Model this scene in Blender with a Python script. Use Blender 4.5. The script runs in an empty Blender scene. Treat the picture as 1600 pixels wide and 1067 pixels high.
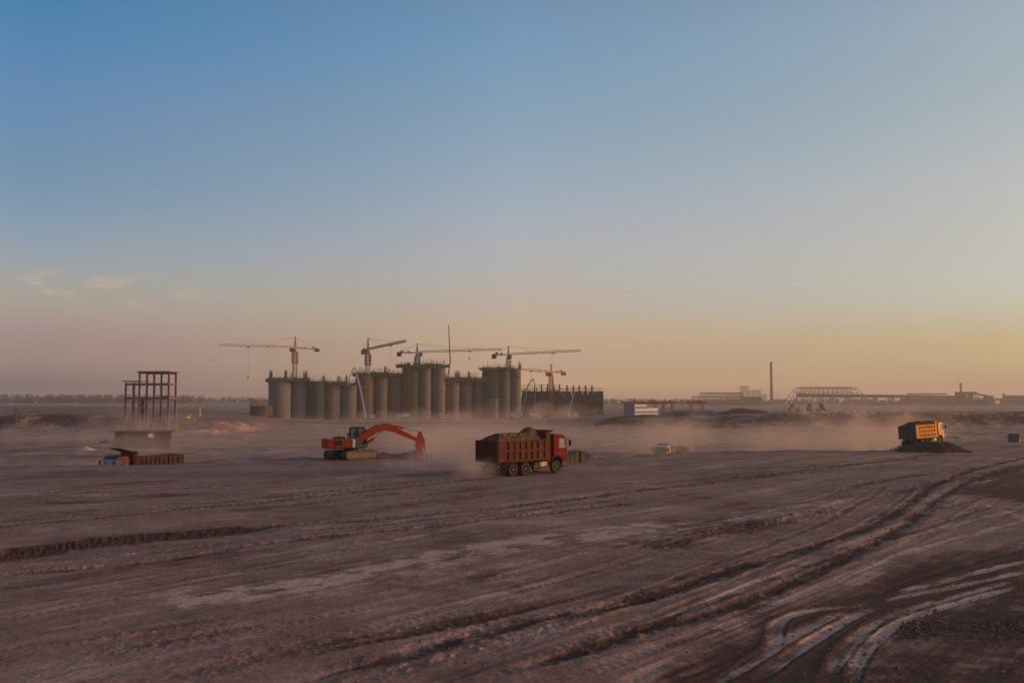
import bpy, math, random
import numpy as np
from mathutils import Vector, Matrix, Euler
random.seed(7)
R = math.radians
sc = bpy.context.scene
COL = sc.collection

# ------------------------------------------------------------------ camera
FPX = 1556.0                      # focal length in photo pixels (35 mm on 36 mm)
CAMZ = 5.9
PITCH = math.atan((626 - 533.5) / FPX)
cam_d = bpy.data.cameras.new('camera'); cam = bpy.data.objects.new('camera', cam_d); COL.objects.link(cam)
cam_d.lens = 35.0; cam_d.sensor_width = 36.0
cam_d.clip_start = 0.1; cam_d.clip_end = 30000
cam.location = (0, 0, CAMZ); cam.rotation_euler = (math.pi / 2 + PITCH, 0, 0)
sc.camera = cam
SUN_AZ, SUN_EL = R(87), R(4.0)    # azimuth right of the view (+Y), elevation

# ------------------------------------------------------------------ world
w = bpy.data.worlds.new("World"); sc.world = w; w.use_nodes = True
nt = w.node_tree; N = nt.nodes; L = nt.links; N.clear()
wo = N.new('ShaderNodeOutputWorld'); bg = N.new('ShaderNodeBackground'); bg.inputs[1].default_value = 0.15
sky = N.new('ShaderNodeTexSky'); sky.sky_type = 'NISHITA'; sky.sun_disc = False
sky.sun_elevation = SUN_EL; sky.sun_rotation = SUN_AZ
sky.altitude = 300; sky.air_density = 1.0; sky.dust_density = 2.0; sky.ozone_density = 1.5
L.new(sky.outputs[0], bg.inputs[0]); L.new(bg.outputs[0], wo.inputs[0])
# colour of the dusty evening air: gain on the physical sky by height above the horizon, for three bearings
SKY_Z = [0.0103, 0.0276, 0.0532, 0.0917, 0.1426, 0.205, 0.289, 0.3676]
SKY_GAIN = (((0.954, 1.119, 6.105), (1.487, 1.430, 3.128), (1.224, 0.868, 1.864), (1.628, 1.219, 1.288), (1.274, 1.190, 1.607), (0.879, 1.076, 1.404), (0.916, 1.170, 1.652), (0.273, 1.108, 1.727)),
            ((4.980, 4.718, 8.000), (2.182, 1.878, 4.264), (2.145, 1.561, 1.785), (2.002, 1.439, 1.685), (2.176, 1.636, 1.742), (2.037, 1.709, 1.903), (1.708, 1.745, 1.852), (1.443, 1.847, 2.279)),
            ((1.637, 1.655, 4.200), (1.442, 1.599, 2.570), (1.379, 1.139, 1.267), (1.468, 1.408, 1.782), (1.762, 1.393, 1.381), (2.058, 1.575, 1.526), (1.879, 1.649, 1.491), (2.232, 1.877, 1.819)))
SKY_TOP = (1.5, 1.15, 1.05)      # overhead
tcw = N.new('ShaderNodeTexCoord'); sxyz = N.new('ShaderNodeSeparateXYZ'); L.new(tcw.outputs['Generated'], sxyz.inputs[0])
def wmath(op, a, b=None):
    r = N.new('ShaderNodeMath'); r.operation = op
    for k, v in enumerate((a, b)):
        if v is None: continue
        if isinstance(v, (int, float)): r.inputs[k].default_value = v
        else: L.new(v, r.inputs[k])
    return r.outputs[0]
def wmap(v, a0, a1, b0, b1, smooth=False):
    r = N.new('ShaderNodeMapRange'); r.interpolation_type = 'SMOOTHSTEP' if smooth else 'LINEAR'
    for k, q in zip((1, 2, 3, 4), (a0, a1, b0, b1)): r.inputs[k].default_value = q
    L.new(v, r.inputs[0]); return r.outputs[0]
def wmix(f, a, b, blend='MIX'):
    r = N.new('ShaderNodeMix'); r.data_type = 'RGBA'; r.blend_type = blend; r.clamp_factor = True
    for k, v in ((0, f), (6, a), (7, b)):
        if isinstance(v, (int, float)): r.inputs[k].default_value = v
        elif isinstance(v, tuple): r.inputs[k].default_value = (*v, 1)
        else: L.new(v, r.inputs[k])
    return r.outputs[2]
zz_ = wmath('MAXIMUM', sxyz.outputs[2], 0.0)
az_ = wmath('ADD', wmath('MULTIPLY', sxyz.outputs[0], math.sin(SUN_AZ)), wmath('MULTIPLY', sxyz.outputs[1], math.cos(SUN_AZ)))
az_ = wmath('DIVIDE', az_, wmath('SQRT', wmath('ADD', wmath('MULTIPLY', sxyz.outputs[0], sxyz.outputs[0]), wmath('ADD', wmath('MULTIPLY', sxyz.outputs[1], sxyz.outputs[1]), 1e-6))))
rmp = []
for gains in SKY_GAIN:
    cr = N.new('ShaderNodeValToRGB'); e = cr.color_ramp.elements
    cr.color_ramp.interpolation = 'B_SPLINE'
    while len(e) < len(SKY_Z) + 1: e.new(0.5)
    for el, z_, g_ in zip(e, SKY_Z + [0.62], list(gains) + [SKY_TOP]): el.position = z_; el.color = (*[v / 8 for v in g_], 1)
    L.new(zz_, cr.inputs[0]); rmp.append(cr.outputs[0])
gain = wmix(wmap(az_, math.cos(SUN_AZ), math.cos(SUN_AZ - R(25.9)), 0, 1), wmix(wmap(az_, math.cos(SUN_AZ + R(25.6)), math.cos(SUN_AZ), 0, 1), rmp[0], rmp[1]), rmp[2])
col_ = wmix(1.0, sky.outputs[0], gain, 'MULTIPLY')
# a few thin evening clouds low over the left horizon
mpw = N.new('ShaderNodeMapping'); mpw.inputs['Scale'].default_value = (9, 9, 23); L.new(tcw.outputs['Generated'], mpw.inputs[0])
nzw = N.new('ShaderNodeTexNoise'); nzw.inputs['Scale'].default_value = 3.2; nzw.inputs['Detail'].default_value = 7; nzw.inputs['Roughness'].default_value = 0.58
L.new(mpw.outputs[0], nzw.inputs['Vector'])
mk = wmath('MULTIPLY', wmap(sxyz.outputs[2], 0.075, 0.10, 0, 1, True), wmap(sxyz.outputs[2], 0.105, 0.128, 1, 0, True))
mk = wmath('MULTIPLY', mk, wmap(wmath('DIVIDE', sxyz.outputs[0], sxyz.outputs[1]), -0.25, -0.40, 0, 1, True))
mk = wmath('MULTIPLY', mk, wmap(nzw.outputs[0], 0.49, 0.66, 0, 0.70, True))
col_ = wmix(mk, col_, (0.37, 0.29, 0.235))
sc_ = N.new('ShaderNodeVectorMath'); sc_.operation = 'SCALE'; sc_.inputs['Scale'].default_value = 8.0
L.new(col_, sc_.inputs[0]); L.new(sc_.outputs[0], bg.inputs[0])

# ------------------------------------------------------------------ sun and exposure
sd = bpy.data.lights.new('sun', 'SUN'); sd.energy = 2.2; sd.angle = R(0.6); sd.color = (1.0, 0.58, 0.29)
so = bpy.data.objects.new('sun', sd); COL.objects.link(so)
sv = Vector((math.sin(SUN_AZ) * math.cos(SUN_EL), math.cos(SUN_AZ) * math.cos(SUN_EL), math.sin(SUN_EL)))
so.rotation_euler = (-sv).to_track_quat('-Z', 'Y').to_euler(); so.location = sv * 300
vs = sc.view_settings; vs.view_transform = 'Standard'; vs.look = 'None'; vs.gamma = 1; vs.use_curve_mapping = False
vs.exposure = 0.3
cy = sc.cycles
cy.use_denoising = True
try: cy.denoiser = 'OPENIMAGEDENOISE'
except Exception: pass
cy.max_bounces = 6; cy.volume_bounces = 1; cy.diffuse_bounces = 2; cy.glossy_bounces = 3; cy.transparent_max_bounces = 24
cy.volume_max_steps = 256; cy.volume_step_rate = 1.0
cy.use_adaptive_sampling = True; cy.adaptive_threshold = 0.015

# ------------------------------------------------------------------ pixel <-> place
cp, sp = math.cos(PITCH), math.sin(PITCH)
def ray(px, py):
    a = (px - 800) / FPX; b = (533.5 - py) / FPX
    return np.array((a, cp - b * sp, sp + b * cp))
def at(px, py, Y):                # the point of pixel (px,py) at depth Y
    d = ray(px, py); t = Y / d[1]
    return Vector((d[0] * t, Y, CAMZ + d[2] * t))
def gp(px, py, z=0.0):            # the point of pixel (px,py) on the level z
    d = ray(px, py); t = (z - CAMZ) / d[2]
    return Vector((d[0] * t, d[1] * t, z))
def head(px, hrel):               # rotation z for local +x heading hrel degrees right of the line of sight
    return math.pi / 2 - (R(hrel) + math.atan((px - 800) / FPX))
def sppm(Y): return FPX / Y

# ------------------------------------------------------------------ materials
def mat(name, col, rough=0.8, var=0.25, scale=1.5, metal=0.0, bump=0.0, bscale=20, dust=0.0, dustcol=(0.22, 0.15, 0.11), spec=0.12, stretch=(1, 1, 1)):
    m = bpy.data.materials.new(name); m.use_nodes = True
    t = m.node_tree; n = t.nodes; l = t.links
    p = n['Principled BSDF']; p.inputs['Roughness'].default_value = rough; p.inputs['Metallic'].default_value = metal
    p.inputs['Specular IOR Level'].default_value = spec
    tc = n.new('ShaderNodeTexCoord'); mp = n.new('ShaderNodeMapping'); mp.inputs['Scale'].default_value = stretch
    l.new(tc.outputs['Object'], mp.inputs[0])
    nz = n.new('ShaderNodeTexNoise'); nz.inputs['Scale'].default_value = scale; nz.inputs['Detail'].default_value = 6; nz.inputs['Roughness'].default_value = 0.65
    l.new(mp.outputs[0], nz.inputs['Vector'])
    cr = n.new('ShaderNodeValToRGB')
    cr.color_ramp.elements[0].position = 0.3; cr.color_ramp.elements[1].position = 0.7
    cr.color_ramp.elements[0].color = (*[c * (1 - var) for c in col], 1); cr.color_ramp.elements[1].color = (*[min(1, c * (1 + var)) for c in col], 1)
    l.new(nz.outputs[0], cr.inputs[0])
    out = cr.outputs[0]
    if dust > 0:
        n2 = n.new('ShaderNodeTexNoise'); n2.inputs['Scale'].default_value = 1.1 if scale > 0.9 else 0.5; n2.inputs['Detail'].default_value = 8; n2.inputs['Roughness'].default_value = 0.7
        l.new(tc.outputs['Object'], n2.inputs['Vector'])
        mr = n.new('ShaderNodeMapRange'); mr.inputs[1].default_value = 0.35; mr.inputs[2].default_value = 0.75; mr.inputs[3].default_value = dust * 0.35; mr.inputs[4].default_value = dust
        l.new(n2.outputs[0], mr.inputs[0])
        mx = n.new('ShaderNodeMix'); mx.data_type = 'RGBA'
        l.new(mr.outputs[0], mx.inputs[0]); l.new(out, mx.inputs[6]); mx.inputs[7].default_value = (*dustcol, 1)
        out = mx.outputs[2]
    l.new(out, p.inputs['Base Color'])
    if bump > 0:
        n3 = n.new('ShaderNodeTexNoise'); n3.inputs['Scale'].default_value = bscale; n3.inputs['Detail'].default_value = 5
        l.new(tc.outputs['Object'], n3.inputs['Vector'])
        b = n.new('ShaderNodeBump'); b.inputs['Strength'].default_value = bump; b.inputs['Distance'].default_value = 0.1
        l.new(n3.outputs[0], b.inputs['Height']); l.new(b.outputs[0], p.inputs['Normal'])
    return m
def glass(name, col, alpha=0.35):
    m = bpy.data.materials.new(name); m.use_nodes = True
    t = m.node_tree; n = t.nodes; l = t.links
    p = n['Principled BSDF']; p.inputs['Base Color'].default_value = (*col, 1); p.inputs['Roughness'].default_value = 0.22
    p.inputs['Specular IOR Level'].default_value = 0.35
    nz = n.new('ShaderNodeTexNoise'); nz.inputs['Scale'].default_value = 2.5
    mr = n.new('ShaderNodeMapRange'); mr.inputs[3].default_value = alpha * 0.75; mr.inputs[4].default_value = min(1, alpha * 1.25)
    l.new(nz.outputs[0], mr.inputs[0]); l.new(mr.outputs[0], p.inputs['Alpha'])
    return m
M = {}
M['red'] = mat('truck_red_paint', (0.15, 0.0008, 0.0006), 0.6, 0.15, 1.2, dust=0.0, spec=0.04)
M['bed_orange'] = mat('bed_worn_orange', (0.072, 0.0185, 0.0055), 0.6, 0.3, 2.0, dust=0.05, spec=0.05)
M['bed_rust'] = mat('bed_rusty_brown', (0.06, 0.019, 0.012), 0.7, 0.3, 2.0, dust=0.06)
M['bed_tan'] = mat('bed_dusty_tan', (0.22, 0.14, 0.07), 0.7, 0.25, 2.0, dust=0.3, dustcol=(0.3, 0.23, 0.17))
M['yellow'] = mat('truck_yellow_paint', (0.5, 0.22, 0.005), 0.45, 0.12, 1.5, dust=0.03)
M['bed_yellow'] = mat('bed_yellow_paint', (0.46, 0.175, 0.003), 0.5, 0.15, 1.5, dust=0.02, spec=0.05)
M['orange'] = mat('cab_orange_paint', (0.42, 0.085, 0.01), 0.45, 0.15, 1.5, dust=0.1)
M['exc'] = mat('excavator_orange_paint', (0.33, 0.04, 0.004), 0.42, 0.12, 1.4, dust=0.05, spec=0.08)
M['grey_truck'] = mat('grey_truck_paint', (0.06, 0.06, 0.055), 0.6, 0.2, 1.5, dust=0.15)
M['black'] = mat('black_rubbery_plastic', (0.018, 0.017, 0.017), 0.55, 0.3, 3, dust=0.08)
M['chassis'] = mat('chassis_dark_steel', (0.035, 0.03, 0.028), 0.65, 0.3, 3, dust=0.12)
M['tyre'] = mat('dusty_tyre', (0.022, 0.019, 0.018), 0.85, 0.3, 4, dust=0.08, bump=0.3, bscale=14)
M['rim'] = mat('dusty_rim', (0.05, 0.037, 0.03), 0.6, 0.25, 5, dust=0.25)
M['tank'] = mat('dusty_alloy_tank', (0.17, 0.105, 0.05), 0.45, 0.2, 4, metal=0.4, dust=0.25)
M['white_metal'] = mat('white_paint_metal', (0.6, 0.58, 0.55), 0.5, 0.12, 2, dust=0.2)
M['loader_yellow'] = mat('loader_bright_yellow', (0.85, 0.42, 0.02), 0.5, 0.1, 1)
M['glass'] = glass('cab_glass', (0.10, 0.11, 0.11), 0.3)
M['glass_blue'] = glass('cab_glass_blue_tint', (0.11, 0.24, 0.33), 0.85)
M['glass_green'] = glass('cab_glass_green_tint', (0.06, 0.30, 0.24), 0.8)
M['lamp_red'] = mat('tail_lamp_red', (0.3, 0.01, 0.01), 0.3, 0.1)
M['lamp_clear'] = mat('headlamp_clear', (0.6, 0.6, 0.58), 0.2, 0.1)
M['soil'] = mat('loose_soil', (0.115, 0.07, 0.044), 0.95, 0.4, 2.5, bump=0.8, bscale=5)
M['soil_dark'] = mat('loose_dark_soil', (0.075, 0.046, 0.034), 0.95, 0.4, 1.5, bump=0.8, bscale=4)
M['track'] = mat('crawler_track_steel', (0.06, 0.045, 0.036), 0.75, 0.3, 3, dust=0.1)
M['trackframe'] = mat('track_frame_dusty', (0.1, 0.06, 0.03), 0.75, 0.3, 3, dust=0.2, dustcol=(0.3, 0.23, 0.16))
M['bluegrey'] = mat('blue_grey_panel', (0.07, 0.09, 0.13), 0.5, 0.2, 3, dust=0.2)
M['hydro'] = mat('hydraulic_chrome', (0.55, 0.53, 0.5), 0.25, 0.1, 3, metal=0.8)
M['concrete'] = mat('slipform_concrete', (0.165, 0.145, 0.135), 0.9, 0.30, 0.42, bump=0.3, bscale=3, stretch=(0.35, 0.35, 3.2), spec=0.15, dust=0.55, dustcol=(0.085, 0.07, 0.06))
M['concrete_b'] = mat('fresh_concrete', (0.15, 0.145, 0.15), 0.9, 0.22, 0.42, bump=0.3, bscale=3, stretch=(0.35, 0.35, 3.2), spec=0.15, dust=0.45, dustcol=(0.085, 0.075, 0.075))
M['frame_conc'] = mat('frame_concrete', (0.17, 0.105, 0.095), 0.9, 0.25, 0.8, spec=0.15)
M['wall_grey'] = mat('rendered_wall', (0.095, 0.072, 0.068), 0.9, 0.2, 0.5, spec=0.15)
M['shade_fill'] = mat('painted_opening_shade', (0.03, 0.024, 0.022), 0.9, 0.3, 1, spec=0.1)  # dark colour standing in for shade inside openings
M['green'] = mat('green_formwork_board', (0.025, 0.06, 0.028), 0.85, 0.35, 0.8, spec=0.1)
M['net'] = mat('green_safety_net', (0.036, 0.062, 0.027), 0.95, 0.5, 0.6, spec=0.05, stretch=(1.5, 1.5, 0.5))
M['net_dark'] = mat('dark_green_safety_net', (0.036, 0.055, 0.036), 0.95, 0.5, 0.35, spec=0.05)
M['net_blue'] = mat('blue_green_safety_net', (0.05, 0.085, 0.10), 0.95, 0.3, 0.6, spec=0.05)
M['maroon'] = mat('maroon_hoist_steel', (0.15, 0.035, 0.035), 0.7, 0.25, 1, spec=0.2)
M['rebar'] = mat('rusty_rebar', (0.11, 0.06, 0.045), 0.85, 0.3, 1, spec=0.2)
M['timber'] = mat('scaffold_timber', (0.13, 0.09, 0.07), 0.9, 0.3, 1, spec=0.1)
M['crane_y'] = mat('crane_yellow_steel', (0.36, 0.20, 0.05), 0.6, 0.25, 1, spec=0.2)
M['crane_d'] = mat('crane_dark_steel', (0.10, 0.085, 0.08), 0.6, 0.25, 1, spec=0.2)
M['crane_g'] = mat('crane_grey_steel', (0.15, 0.15, 0.17), 0.6, 0.25, 1, spec=0.2)
M['crane_o'] = mat('crane_orange_steel', (0.45, 0.12, 0.03), 0.6, 0.25, 1, spec=0.2)
M['ballast'] = mat('ballast_concrete', (0.09, 0.075, 0.07), 0.9, 0.25, 1)
M['boom_white'] = mat('boom_white_paint', (0.55, 0.55, 0.56), 0.5, 0.1, 1)
M['boom_red'] = mat('boom_red_paint', (0.34, 0.035, 0.03), 0.5, 0.1, 1)
M['boom_grey'] = mat('boom_grey_paint', (0.23, 0.22, 0.21), 0.5, 0.1, 1)
M['white_wall'] = mat('white_office_wall', (0.72, 0.68, 0.64), 0.85, 0.06, 1, spec=0.15)
M['blue_wall'] = mat('blue_sheet_wall', (0.17, 0.26, 0.38), 0.6, 0.1, 1)
M['blue_shed'] = mat('blue_shed_sheet', (0.045, 0.06, 0.20), 0.6, 0.2, 1)
M['gantry'] = mat('gantry_orange_red', (0.40, 0.06, 0.025), 0.6, 0.15, 1)
M['window_dark'] = mat('window_dark_glass', (0.05, 0.045, 0.045), 0.2, 0.2, 1)
M['far_steel'] = mat('far_steel', (0.17, 0.10, 0.075), 0.8, 0.25, 0.3)
M['far_wall'] = mat('far_plant_wall', (0.19, 0.13, 0.115), 0.85, 0.25, 0.1)
M['far_blue'] = mat('far_plant_blue_sheet', (0.13, 0.13, 0.17), 0.7, 0.2, 0.1)
M['far_light'] = mat('far_pale_and_sunlit', (0.55, 0.36, 0.20), 0.8, 0.15, 0.1)  # pale post colour, and the sunlit tone painted on plant bays
M['chim'] = mat('chimney_concrete', (0.27, 0.22, 0.20), 0.85, 0.15, 0.1)
M['chim_red'] = mat('chimney_red_band', (0.22, 0.05, 0.04), 0.8, 0.15, 0.3)
M['leaf'] = mat('far_tree_foliage', (0.065, 0.048, 0.036), 0.95, 0.5, 0.05, spec=0.05)
M['rubble'] = mat('rubble_stone', (0.16, 0.1, 0.084), 0.95, 0.45, 3, bump=0.5, bscale=6, spec=0.1)
M['pale_heap'] = mat('pale_rubble', (0.46, 0.42, 0.38), 0.95, 0.3, 1)
M['post'] = mat('weathered_post', (0.10, 0.07, 0.06), 0.9, 0.3, 1)

# ------------------------------------------------------------------ mesh builder
class MB:
    def __init__(s): s.v = []; s.f = []
    def add(s, vs, fs):
        o = len(s.v); s.v += [tuple(p) for p in vs]; s.f += [tuple(i + o for i in f) for f in fs]; return s
    def box(s, x0, x1, y0, y1, z0, z1, mtx=None):
        vs = [Vector(p) for p in ((x0, y0, z0), (x1, y0, z0), (x1, y1, z0), (x0, y1, z0), (x0, y0, z1), (x1, y0, z1), (x1, y1, z1), (x0, y1, z1))]
        if mtx is not None: vs = [mtx @ p for p in vs]
        return s.add(vs, ((0, 3, 2, 1), (4, 5, 6, 7), (0, 1, 5, 4), (1, 2, 6, 5), (2, 3, 7, 6), (3, 0, 4, 7)))
    def prism(s, poly, y0, y1):   # side profile polygon (x,z), extruded over y
        n = len(poly)
        vs = [(p[0], y0, p[1]) for p in poly] + [(p[0], y1, p[1]) for p in poly]
        fs = [tuple(range(n)), tuple(range(2 * n - 1, n - 1, -1))]
        for i in range(n):
            j = (i + 1) % n; fs.append((j, i, i + n, j + n))
        return s.add(vs, fs)
    def bar(s, p0, p1, wd, h=None, taper=1.0):   # rectangular bar
        p0, p1 = Vector(p0), Vector(p1); h = h or wd
        d = (p1 - p0)
        if d.length < 1e-6: return s
        d.normalize(); up = Vector((0, 0, 1)) if abs(d.z) < 0.95 else Vector((1, 0, 0))
        a = d.cross(up).normalized(); b = a.cross(d).normalized()
        vs = []
        for p, k in ((p0, 1), (p1, taper)):
            for sa, sb in ((-1, -1), (1, -1), (1, 1), (-1, 1)): vs.append(p + a * (sa * wd / 2 * k) + b * (sb * h / 2 * k))
        return s.add(vs, ((0, 3, 2, 1), (4, 5, 6, 7), (0, 1, 5, 4), (1, 2, 6, 5), (2, 3, 7, 6), (3, 0, 4, 7)))
    def tube(s, p0, p1, r0, r1=None, n=12):
        p0, p1 = Vector(p0), Vector(p1); r1 = r0 if r1 is None else r1
        d = (p1 - p0).normalized(); up = Vector((0, 0, 1)) if abs(d.z) < 0.95 else Vector((1, 0, 0))
        a = d.cross(up).normalized(); b = a.cross(d).normalized(); vs = []
        for p, r in ((p0, r0), (p1, r1)):
            for i in range(n):
                t = 2 * math.pi * i / n; vs.append(p + a * (r * math.cos(t)) + b * (r * math.sin(t)))
        fs = [tuple(range(n - 1, -1, -1)), tuple(range(n, 2 * n))]
        for i in range(n):
            j = (i + 1) % n; fs.append((i, j, j + n, i + n))
        return s.add(vs, fs)
    def lathe(s, prof, c=(0, 0, 0), axis='z', n=32):  # profile (radius, height) round an axis through c
        vs = []; m = len(prof)
        for i in range(n):
            t = 2 * math.pi * i / n; ct, st = math.cos(t), math.sin(t)
            for r, h in prof:
                if axis == 'z': vs.append((c[0] + r * ct, c[1] + r * st, c[2] + h))
                elif axis == 'y': vs.append((c[0] + r * ct, c[1] + h, c[2] - r * st))
                else: vs.append((c[0] + h, c[1] + r * ct, c[2] + r * st))
        fs = []
        for i in range(n):
            j = (i + 1) % n
            for k in range(m - 1): fs.append((i * m + k, j * m + k, j * m + k + 1, i * m + k + 1))
        return s.add(vs, fs)
    def lattice(s, p0, p1, wd, h, nseg, t, tri=False):  # box lattice beam
        p0, p1 = Vector(p0), Vector(p1); d = (p1 - p0).normalized()
        up = Vector((0, 0, 1)) if abs(d.z) < 0.9 else Vector((0, 1, 0))
        a = d.cross(up).normalized(); b = a.cross(d).normalized()
        cs = [a * (-wd / 2), a * (wd / 2), b * h] if tri else [a * (-wd / 2) + b * (-h / 2), a * (wd / 2) + b * (-h / 2), a * (wd / 2) + b * (h / 2), a * (-wd / 2) + b * (h / 2)]
        for c in cs: s.bar(p0 + c, p1 + c, t)
        k = len(cs); Ln = (p1 - p0)
        for i in range(nseg):
            q0 = p0 + Ln * (i / nseg); q1 = p0 + Ln * ((i + 1) / nseg)
            for j in range(k):
                c0, c1 = cs[j], cs[(j + 1) % k]
                if (i + j) % 2: c0, c1 = c1, c0
                s.bar(q0 + c0, q1 + c1, t * 0.65)
                s.bar(q1 + cs[j], q1 + cs[(j + 1) % k], t * 0.65)
        return s
    def build(s, name, m, parent=None, bevel=0, smooth=False, loc=None):
        me = bpy.data.meshes.new(name); me.from_pydata(s.v, [], s.f); me.update()
        me.materials.append(M[m] if isinstance(m, str) else m)
        o = bpy.data.objects.new(name, me); COL.objects.link(o)
        if parent is not None: o.parent = parent
        if loc is not None: o.location = loc
        if smooth:
            me.polygons.foreach_set('use_smooth', [True] * len(me.polygons))
            if hasattr(me, 'set_sharp_from_angle'): me.set_sharp_from_angle(angle=R(40))
        if bevel > 0:
            b = o.modifiers.new('bevel', 'BEVEL'); b.width = bevel; b.segments = 2; b.limit_method = 'ANGLE'; b.angle_limit = R(40)
        return o
def tag(o, label=None, cat=None, group=None, kind=None):
    if label: o['label'] = label
    if cat: o['category'] = cat
    if group: o['group'] = group
    if kind: o['kind'] = kind
    return o
def thing(name, label, cat, loc=(0, 0, 0), rotz=0, group=None, rot=None):
    o = bpy.data.objects.new(name, None); COL.objects.link(o); o.empty_display_size = 0.5
    o.location = loc; o.rotation_euler = rot if rot is not None else (0, 0, rotz)
    return tag(o, label, cat, group)

# ------------------------------------------------------------------ noise
_rng = np.random.RandomState(11)
_PERM = _rng.permutation(512); _ANG = _rng.rand(512) * 2 * np.pi
_GX, _GY = np.cos(_ANG), np.sin(_ANG)
def perlin(x, y, seed=0):
    xi = np.floor(x).astype(np.int64); yi = np.floor(y).astype(np.int64)
    xf = x - xi; yf = y - yi
    u = xf * xf * xf * (xf * (xf * 6 - 15) + 10); v = yf * yf * yf * (yf * (yf * 6 - 15) + 10)
    def gr(ix, iy, dx, dy):
        h = _PERM[(_PERM[(ix + seed * 37) & 511] + iy) & 511]
        return _GX[h] * dx + _GY[h] * dy
    n00 = gr(xi, yi, xf, yf); n10 = gr(xi + 1, yi, xf - 1, yf); n01 = gr(xi, yi + 1, xf, yf - 1); n11 = gr(xi + 1, yi + 1, xf - 1, yf - 1)
    return 1.4 * ((n00 * (1 - u) + n10 * u) * (1 - v) + (n01 * (1 - u) + n11 * u) * v)
def fbm(x, y, o=4, seed=0, g=0.5):
    r = 0; a = 1.0; f = 1.0
    for i in range(o): r = r + a * perlin(x * f + 13.7 * i, y * f - 7.1 * i, seed + i); a *= g; f *= 2.03
    return r
def sstep(t): t = np.clip(t, 0, 1); return t * t * (3 - 2 * t)

# ------------------------------------------------------------------ terrain
EDGE_PX = [-900, 0, 200, 330, 420, 500, 600, 655, 740, 880, 930, 950, 1036, 1150, 1240, 1350, 1385, 1415, 1520, 1600, 1900, 2600]
EDGE_PY = [729, 728, 727, 722, 716, 715, 719, 722, 724.5, 724.5, 719, 714.5, 708, 704, 702, 703.5, 702, 692, 691.5, 691.5, 690, 690]
EDGE_U = [(p - 800) / FPX for p in EDGE_PX]; EDGE_D = [gp(800, p).y for p in EDGE_PY]
BANK_PX = [-900, 0, 165, 205, 335, 390, 440, 520, 900, 950, 1100, 1230, 1600, 2600]
BANK_D = [305, 305, 306, 290, 305, 335, 365, 420, 420, 400, 390, 385, 385, 390]
BANK_T = [1.4, 1.3, 1.2, 0.1, -0.8, -1.6, -3.2, -4.4, -4.4, -1.5, -0.7, 0.9, 1.0, 1.0]
BANK_U = [(p - 800) / FPX for p in BANK_PX]
PIT = -4.4
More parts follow.
